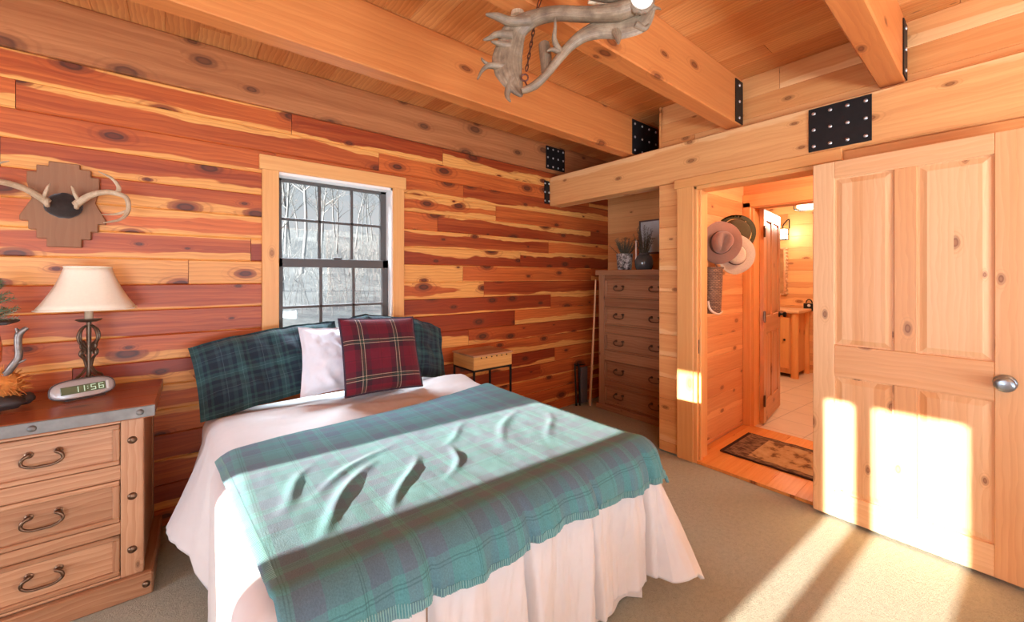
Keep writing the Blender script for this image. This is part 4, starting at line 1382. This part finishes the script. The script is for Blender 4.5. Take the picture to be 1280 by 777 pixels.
sprig_plant(jp, 36, .30, .11, SAGE, .14, 5)
m = MB(); m.lathe([(0, .10), (.008, .1), (.008, .27), (.012, .28), (0, .3)], 10, (-.06, .05, 0)); m.build('pale_stem', BONE, jp, smooth=True)
pf = thing('framed_picture', 'framed slate blue picture on the alcove wall above the dresser', 'picture', (3.86, 2.29, 1.785))
m = MB()
for (a, b, c, d) in ((-.22, .20, -.18, -.165), (-.22, .20, .165, .18)): m.box((-.025, a, c), (-.001, b, d), 1, .002)
m.box((-.025, -.22, -.18), (-.001, -.205, .18), 2, .002); m.box((-.025, .185, -.18), (-.001, .20, .18), 2, .002); m.build('frame', HEATER, pf)
m = MB(); m.box((-.015, -.206, -.166), (-.003, .186, .166), 1, 0); m.build('print', SLATE, pf)

# ------------------------------------------------------------------ hall: hats, basket, rug
def orient(o, loc, normal, roll=0.0):
    q = Vector(normal).normalized().to_track_quat('Z', 'Y')
    o.location = loc; o.rotation_euler = (q.to_matrix() @ Matrix.Rotation(roll, 3, 'Z')).to_euler()
def hat(name, label, felt, band, loc, normal, roll, br, crown_r, crown_h, crease=True, cordm=None):
    t = thing(name, label, 'hat'); orient(t, loc, normal, roll)
    m = MB()
    def warp(p, a):
        r_ = math.hypot(p.x, p.y)
        k = max(0, (r_ - crown_r) / (br - crown_r)) if br > crown_r else 0
        p.y *= 1.12
        p.z += .028 * k * k * abs(math.cos(a)) - .018 * k * math.sin(a) ** 2
        return p
    m.lathe([(crown_r * .98, .006), (crown_r * 1.1, .001), (crown_r * 1.5, 0), (br * .85, 0), (br * .98, .002), (br, .005), (br * .98, .008), (crown_r * 1.3, .006), (crown_r, .012)], 40, fn=warp)
    m.build('brim', felt, t, smooth=True, sharp=180)
    m = MB()
    def cw(p, a):
        p.y *= 1.12
        k = p.z / crown_h
        if crease:
            p.z -= .035 * k * k * math.exp(-(p.x / (.022)) ** 2) * (1 if p.y < .06 else .5)
            pin = math.exp(-((p.y + .05) / .05) ** 2) * k
            p.x *= 1 - .28 * pin
        return p
    m.lathe([(crown_r, .004), (crown_r * .99, crown_h * .35), (crown_r * .95, crown_h * .7), (crown_r * .86, crown_h * .9), (crown_r * .7, crown_h * .98), (crown_r * .45, crown_h), (crown_r * .2, crown_h), (0.0, crown_h)], 40, fn=cw)
    m.build('crown', felt, t, smooth=True, sharp=180)
    m = MB(); m.lathe([(crown_r * 1.02, .006), (crown_r * 1.035, .008), (crown_r * 1.02, .035), (crown_r * 1.005, .036)], 40, fn=lambda p, a: Vector((p.x, p.y * 1.12, p.z)))
    m.build('hat_band', band, t, smooth=True)
    if cordm:
        m = MB(); m.tube([Vector((crown_r * 1.06 * math.cos(a), crown_r * 1.18 * math.sin(a), .03)) for a in [2 * PI * k / 30 for k in range(30)]], .005, 8, closed=True)
        m.tube([(crown_r * 1.05, 0, .03), (crown_r * 1.4, .03, .02), (crown_r * 1.7, .02, .02)], .004, 6); m.build('hat_cord', cordm, t, smooth=True)
    return t
hat('fedora_hat', 'brown felt hat with pinched crown hanging in front of the other hats', FELT, FELTB, (3.215, 1.375, 1.625), (-.75, -.66, -.02), R(-12), .148, .078, .105)
hat('outback_hat', 'dark olive hat with a gold cord hanging behind the brown felt hat', OLIVE, OLIVE, (3.53, 1.385, 1.725), (-.66, -.66, .25), R(40), .125, .092, .085, False, GOLD)
hat('straw_hat', 'pale straw hat hanging beneath the brown and olive hats', STRAW, FELTB, (3.40, 1.345, 1.54), (-.70, -.70, -.05), R(20), .145, .075, .06, False)
bk = thing('wicker_basket', 'narrow brown wicker wall basket hanging below the hats', 'basket', (3.20, 1.425, 1.085), R(-12))
m = MB()
def bsk(a, b):
    th = a * 2 * PI
    w, d = .074 + .014 * b, .048 + .012 * b
    return Vector((w * math.copysign(abs(math.cos(th)) ** .8, math.cos(th)), d * math.sin(th), b * .345))
m.grid(40, 24, bsk, lambda a, b: (a * .42, b * .345))
m.face([m.bm.verts.new(bsk(k / 24, 0)) for k in range(24)])
bo = m.build('woven_body', WICKER, bk, smooth=True)
md = bo.modifiers.new('th', 'SOLIDIFY'); md.thickness = .006
m = MB(); m.tube([bsk(k / 24, 1.0) for k in range(24)], .008, 8, closed=True); m.build('rim', WICKER, bk, smooth=True)
m = MB(); m.tube([(-.095, -.03, .09), (-.098, -.04, .05), (-.085, -.05, .02), (-.05, -.055, .0), (0, -.055, -.008), (.05, -.05, .01)], [.008, .009, .009, .008, .006, .003], 8, sub=4); m.build('horn_handle', HORN, bk, smooth=True)
m = MB(); m.tube([(-.06, .0, .345), (-.05, .04, .42), (0, .055, .45), (.05, .04, .42), (.06, 0, .345)], .005, 8, sub=4); m.build('hanging_loop', WICKER, bk, smooth=True)
for i, (hx, hz_) in enumerate(((3.14, 1.72), (3.33, 1.78))):
    pass
rg = MB()
V = rg.grid(40, 30, lambda a, b: Vector((3.20 + .55 * b, .40 + .97 * (1 - a), .032 + .002 * math.sin(a * 40))), lambda a, b: (a, b))
ro = tag(rg.build('hall_rug', RUG, smooth=True), 'brown patterned doormat rug on the orange hall floor', 'rug')
md = ro.modifiers.new('th', 'SOLIDIFY'); md.thickness = .010; md.offset = -1

# ------------------------------------------------------------------ far room: vanity, mirror, lamps, wall plate
vn = thing('vanity_cabinet', 'pale log vanity cabinet against the far wall beyond the hall', 'cabinet', (6.25, 1.70, .018))
m = MB(); m.box((.03, .03, .05), (.54, .74, .86), 2, .004); m.build('carcass', HALLPINE, vn)
for (px, py) in ((.03, .03), (.03, .74), (.50, .03)):
    m = MB(); m.tube([(px, py, 0), (px, py, .45), (px, py, .86)], [.045, .042, .046], 14, sub=3); m.build('log_post', TRIMW, vn, smooth=True)
m = MB(); m.box((-.03, -.03, .86), (.545, .79, .90), 1, .006); m.build('countertop', PALEW, vn)
m = MB(); m.box((.012, .09, .12), (.03, .68, .80), 2, .004); dv = m.build('door', TRIMW, vn)
m = MB(); m.ball((.0, .14, .5), .014, 10); m.build('knob', IRON, dv, smooth=True)
mr = thing('mirror', 'tall mirror with notched twig frame hanging above the log vanity', 'mirror', (6.80, 2.12, 1.42))
m = MB(); m.box((-.02, -.12, -.30), (-.004, .24, .34), 2, 0); m.build('mirror_glass', plain('mirror silver', (.7, .7, .7), .05, 1, .5, .02), mr)
m = MB()
m.box((-.03, -.15, -.33), (-.004, -.115, .37), 2, .004); m.box((-.03, .235, -.33), (-.004, .27, .37), 2, .004); m.box((-.03, -.15, -.33), (-.004, .27, -.30), 1, .004); m.box((-.03, -.15, .34), (-.004, .27, .37), 1, .004)
for k in range(14): m.ball((-.025, -.155, -.30 + k * .05), .018, 10)
m.build('twig_frame', PALEW, mr, smooth=True)
def lantern(root, w, h, mat_g=LAMPG):
    g = MB(); g.box((-w * .8, -w * .8, 0), (w * .8, w * .8, h), 2, .006); g.build('glass', mat_g, root)
    f = MB()
    for (a, b) in ((-1, -1), (1, -1), (1, 1), (-1, 1)): f.box((a * w - .005, b * w - .005, -.004), (a * w + .005, b * w + .005, h + .004), 2, .001)
    for z in (-.004, h * .5, h):
        f.box((-w, -w - .004, z - .005), (w, -w + .004, z + .005), 0, .001); f.box((-w, w - .004, z - .005), (w, w + .004, z + .005), 0, .001)
        f.box((-w - .004, -w, z - .005), (-w + .004, w, z + .005), 1, .001); f.box((w - .004, -w, z - .005), (w + .004, w, z + .005), 1, .001)
    f.build('cage', IRON, root)
cl = thing('ceiling_lantern', 'lit caged lantern lamp on the ceiling of the far room', 'lamp', (5.5, 1.40, 2.135))
lantern(cl, .095, .13)
m = MB(); m.lathe([(0, .305), (.07, .305), (.065, .28), (.012, .26), (.012, .15), (.03, .14), (0, .134)], 16); m.build('mount', IRON, cl, smooth=True)
sc_ = thing('wall_sconce', 'lit iron lantern sconce hung on the wall above the vanity', 'lamp', (6.70, 1.99, 1.90))
lantern(sc_, .055, .15)
m = MB(); m.tube([(0, 0, .154), (0, 0, .2), (.03, -.03, .26), (.07, -.05, .29), (.098, -.05, .27), (.098, -.05, .16)], .008, 8, sub=3); m.build('scroll_arm', IRON, sc_, smooth=True)
wp = thing('wall_holder', 'small dark metal holder with a ring top fixed to the far room wall', 'holder', (6.80, 1.70, .94))
m = MB(); m.box((-.02, -.065, -.05), (-.001, .065, .05), 1, .004); m.build('back_plate', IRON, wp)
m = MB(); m.tube([(-.012, .035 * math.cos(a), .055 + .05 * math.sin(a)) for a in [PI * k / 10 for k in range(11)]], .007, 8); m.build('ring', IRON, wp, smooth=True)
m = MB(); m.lathe([(0, -.03), (.016, -.03), (.02, -.022), (.02, -.02), (0, -.02)], 12, (0, .0, .02), 'X'); m.build('light_button', BAR, wp, smooth=True)

# ------------------------------------------------------------------ outdoors
random.seed(77)
def ground_h(x, y):
    return -.6 + max(0, (y - 7)) * .16 + .35 * fbm(x * .15, y * .15) * min(1, max(0, (y - 4) / 6))
t = NT('frosty slope')
ob = t.obj()
f = t.M('ADD', t.M('MULTIPLY', t.noise(ob, 3.5, 5, .7), .6), t.M('MULTIPLY', t.noise(ob, 22, 3, .7), .4))
t.bsdf(t.ramp(f, [(.35, (.28, .30, .315)), (.55, (.40, .425, .445)), (.7, (.50, .53, .55))]), .95, spec=.1)
FROST = t.m
m = MB()
m.grid(90, 80, lambda a, b: Vector((-30 + 80 * a, 3.2 + 55 * b, ground_h(-30 + 80 * a, 3.2 + 55 * b))))
struct('hillside', m, FROST, smooth=True)
m = MB(); m.box((-60, -60, -.9), (70, 3.25, -.62), 0, 0); struct('ground', m, FROST)
BARKS = [plain('pale bark', (.27, .28, .29), .9, 0, .1, .3, 6, .3), plain('grey bark', (.17, .18, .19), .9, 0, .1, .4, 6, .3)]
def tree(loc, h, pale, seed, lean):
    random.seed(seed); m = MB()
    def br(p, d, L, r, lev):
        pts = [p]; dd = d.copy(); n = 4
        for i in range(n):
            dd = (dd + Vector((random.gauss(0, .16), random.gauss(0, .16), random.gauss(.03, .1))) * (.5 if lev == 0 else 1)).normalized()
            pts.append(pts[-1] + dd * L / n)
        rr = [r * (1 - .8 * i / n) for i in range(n + 1)]
        m.tube(pts, rr, 6 if lev == 0 else 4, sub=2 if lev == 0 else 0, caps=False)
        if lev < 3:
            k = (15, 6, 4)[lev]
            for i in range(k):
                tt = random.uniform(.34 if lev == 0 else .2, 1.0)
                q = pts[min(n, int(tt * n))].lerp(pts[min(n, int(tt * n) + 1)], tt * n % 1)
                a = random.uniform(0, 2 * PI)
                side = Vector((math.cos(a), math.sin(a), random.uniform(.2, 1.1)))
                br(q, (dd * .5 + side).normalized(), L * random.uniform(.2, .36), r * .42 * (1 - .4 * tt), lev + 1)
    br(Vector((0, 0, 0)), Vector((lean, 0, 1)).normalized(), h, h * .011, 0)
    o = m.build('bare_tree', BARKS[0 if pale else 1], None, smooth=True, loc=loc, sharp=180)
    return tag(o, 'bare pale trunked tree in the frosty wood outside the window' if pale else 'bare grey branched tree in the frosty wood outside the window', 'tree', 'pale trees outside the window' if pale else 'grey trees outside the window')
tr_ = random.Random(5)
k = 0; TREES = []
for row in range(9):
    y = 11 + row * 4.4
    for x in [y * .02 + 4.0 * j + (row % 2) * 2.0 for j in range(12)]:
        if not (.06 * y < x < .60 * y): continue
        yy, xx = y + tr_.uniform(-.8, .8), x + tr_.uniform(-.5, .5)
        TREES.append(Vector((xx, yy, 0)))
        tree((xx, yy, ground_h(xx, yy) - .15), tr_.uniform(6.0, 9.5), k % 3 == 0, 100 + k, tr_.uniform(-.07, .07)); k += 1
random.seed(61)
m = MB()
for i in range(1500):
    y = random.uniform(12, 38); x = y * random.uniform(.02, .62)
    z = ground_h(x, y) - .05; h = random.uniform(.7, 2.3)
    dx, dy = random.gauss(0, .2) * h, random.gauss(0, .2) * h
    if any((x - q.x) ** 2 + (y - q.y) ** 2 < (.55 + .55 * h) ** 2 for q in TREES): continue
    m.tube([(x, y, z), (x + dx * .4, y + dy * .4, z + h * .55), (x + dx, y + dy, z + h)], [.009, .007, .003], 4, caps=False)
    for q in range(3):
        t_ = random.uniform(.35, .9); c = Vector((x + dx * t_, y + dy * t_, z + h * t_))
        m.tube([c, c + Vector((random.gauss(0, .22), random.gauss(0, .22), random.uniform(.1, .4))) * h * .6], [.007, .003], 3, caps=False)
tag(m.build('brushwood', BARKS[0], smooth=True), 'pale frosty brushwood on the slope outside the window', 'brush', kind='stuff')

# ------------------------------------------------------------------ light
w = bpy.data.worlds.new('World'); SC.world = w; w.use_nodes = True
nt = w.node_tree; nt.nodes.clear()
bg = nt.nodes.new('ShaderNodeBackground'); out = nt.nodes.new('ShaderNodeOutputWorld')
tc = nt.nodes.new('ShaderNodeTexCoord'); sp = nt.nodes.new('ShaderNodeSeparateXYZ'); cr = nt.nodes.new('ShaderNodeValToRGB')
nt.links.new(tc.outputs['Generated'], sp.inputs[0]); nt.links.new(sp.outputs[2], cr.inputs[0])
cr.color_ramp.elements[0].position = 0; cr.color_ramp.elements[0].color = (.90, .94, .97, 1)
cr.color_ramp.elements[1].position = .6; cr.color_ramp.elements[1].color = (.68, .80, .95, 1)
nt.links.new(cr.outputs[0], bg.inputs[0]); nt.links.new(bg.outputs[0], out.inputs[0])
bg.inputs[1].default_value = .62

def light(kind, name, loc, energy, col, **k):
    d = bpy.data.lights.new(name, kind); d.energy = energy; d.color = col
    for a, b in k.items(): setattr(d, a, b)
    o = bpy.data.objects.new(name, d); COL.objects.link(o); o.location = loc
    return o
sun = light('SUN', 'sun', (-10, 2, 5), 24.0, (1.0, .93, .83), angle=R(.5))
sun.rotation_euler = Vector((1, -.05, -.165)).to_track_quat('-Z', 'Y').to_euler()
def area_fill(name, loc, direc, sx, sy, e, col=(.72, .86, 1.0)):  # aimed area lamp, added as fill in place of daylight
    o = light('AREA', name, loc, e, col, shape='RECTANGLE', size=sx, size_y=sy)
    o.rotation_euler = Vector(direc).to_track_quat('-Z', 'Y').to_euler()
    return o
for k, (a, b, c, d) in enumerate(WN):
    area_fill('window fill', ((a + b) / 2, YN - .1, (c + d) / 2), (0, 1, .15), b - a, d - c, (55, 16)[k])  # fill lamps set in the assumed openings behind the camera
    area_fill('ceiling fill', ((a + b) / 2, YN - 1.1, .15), (0, .8, .75), 2.4, 1.3, (370, 370)[k], (.68, .84, 1.0))  # unseen upward lamps added to brighten the ceiling and beams
area_fill('window fill', (XL - .1, 1.575, 1.0), (1, 0, .1), .56, 1.3, 45)
area_fill('window fill', (XL - .1, .557, 1.0), (1, 0, .1), .33, 1.3, 27)
area_fill('bed head fill', (.85, 4.2, 3.6), (0, -.8, -.75), 2.4, 1.4, 1100)  # added lamp kept out of view, brightens the head of the bed
light('POINT', 'lantern bulb', (5.5, 1.40, 2.06), 46, (1.0, .86, .66), shadow_soft_size=.1)
light('POINT', 'sconce bulb', (6.58, 1.93, 1.98), 6, (1.0, .84, .64), shadow_soft_size=.06)
light('POINT', 'hall fill', (3.5, .25, 2.25), 40, (1.0, .90, .76), shadow_soft_size=.12)  # unseen lamp added to brighten the hall, has no fixture

# ------------------------------------------------------------------ camera
cam = bpy.data.cameras.new('camera'); co = bpy.data.objects.new('camera', cam); COL.objects.link(co)
co.location = (0, 0, CAMH); co.rotation_euler = (R(90), 0, -YAW)
cam.sensor_width = 36; cam.lens = FPX / 1280 * 36; cam.shift_y = -(388.5 - HZ) / 1280
cam.clip_start = .05; cam.clip_end = 300
SC.camera = co

vs = SC.view_settings
vs.view_transform = 'Standard'; vs.look = 'None'; vs.gamma = 1; vs.use_curve_mapping = False; vs.exposure = 0.28
cy = SC.cycles
cy.max_bounces = 8; cy.diffuse_bounces = 5; cy.glossy_bounces = 3; cy.transparent_max_bounces = 8
cy.caustics_reflective = False; cy.caustics_refractive = False; cy.sample_clamp_indirect = 6.0
cy.use_denoising = True
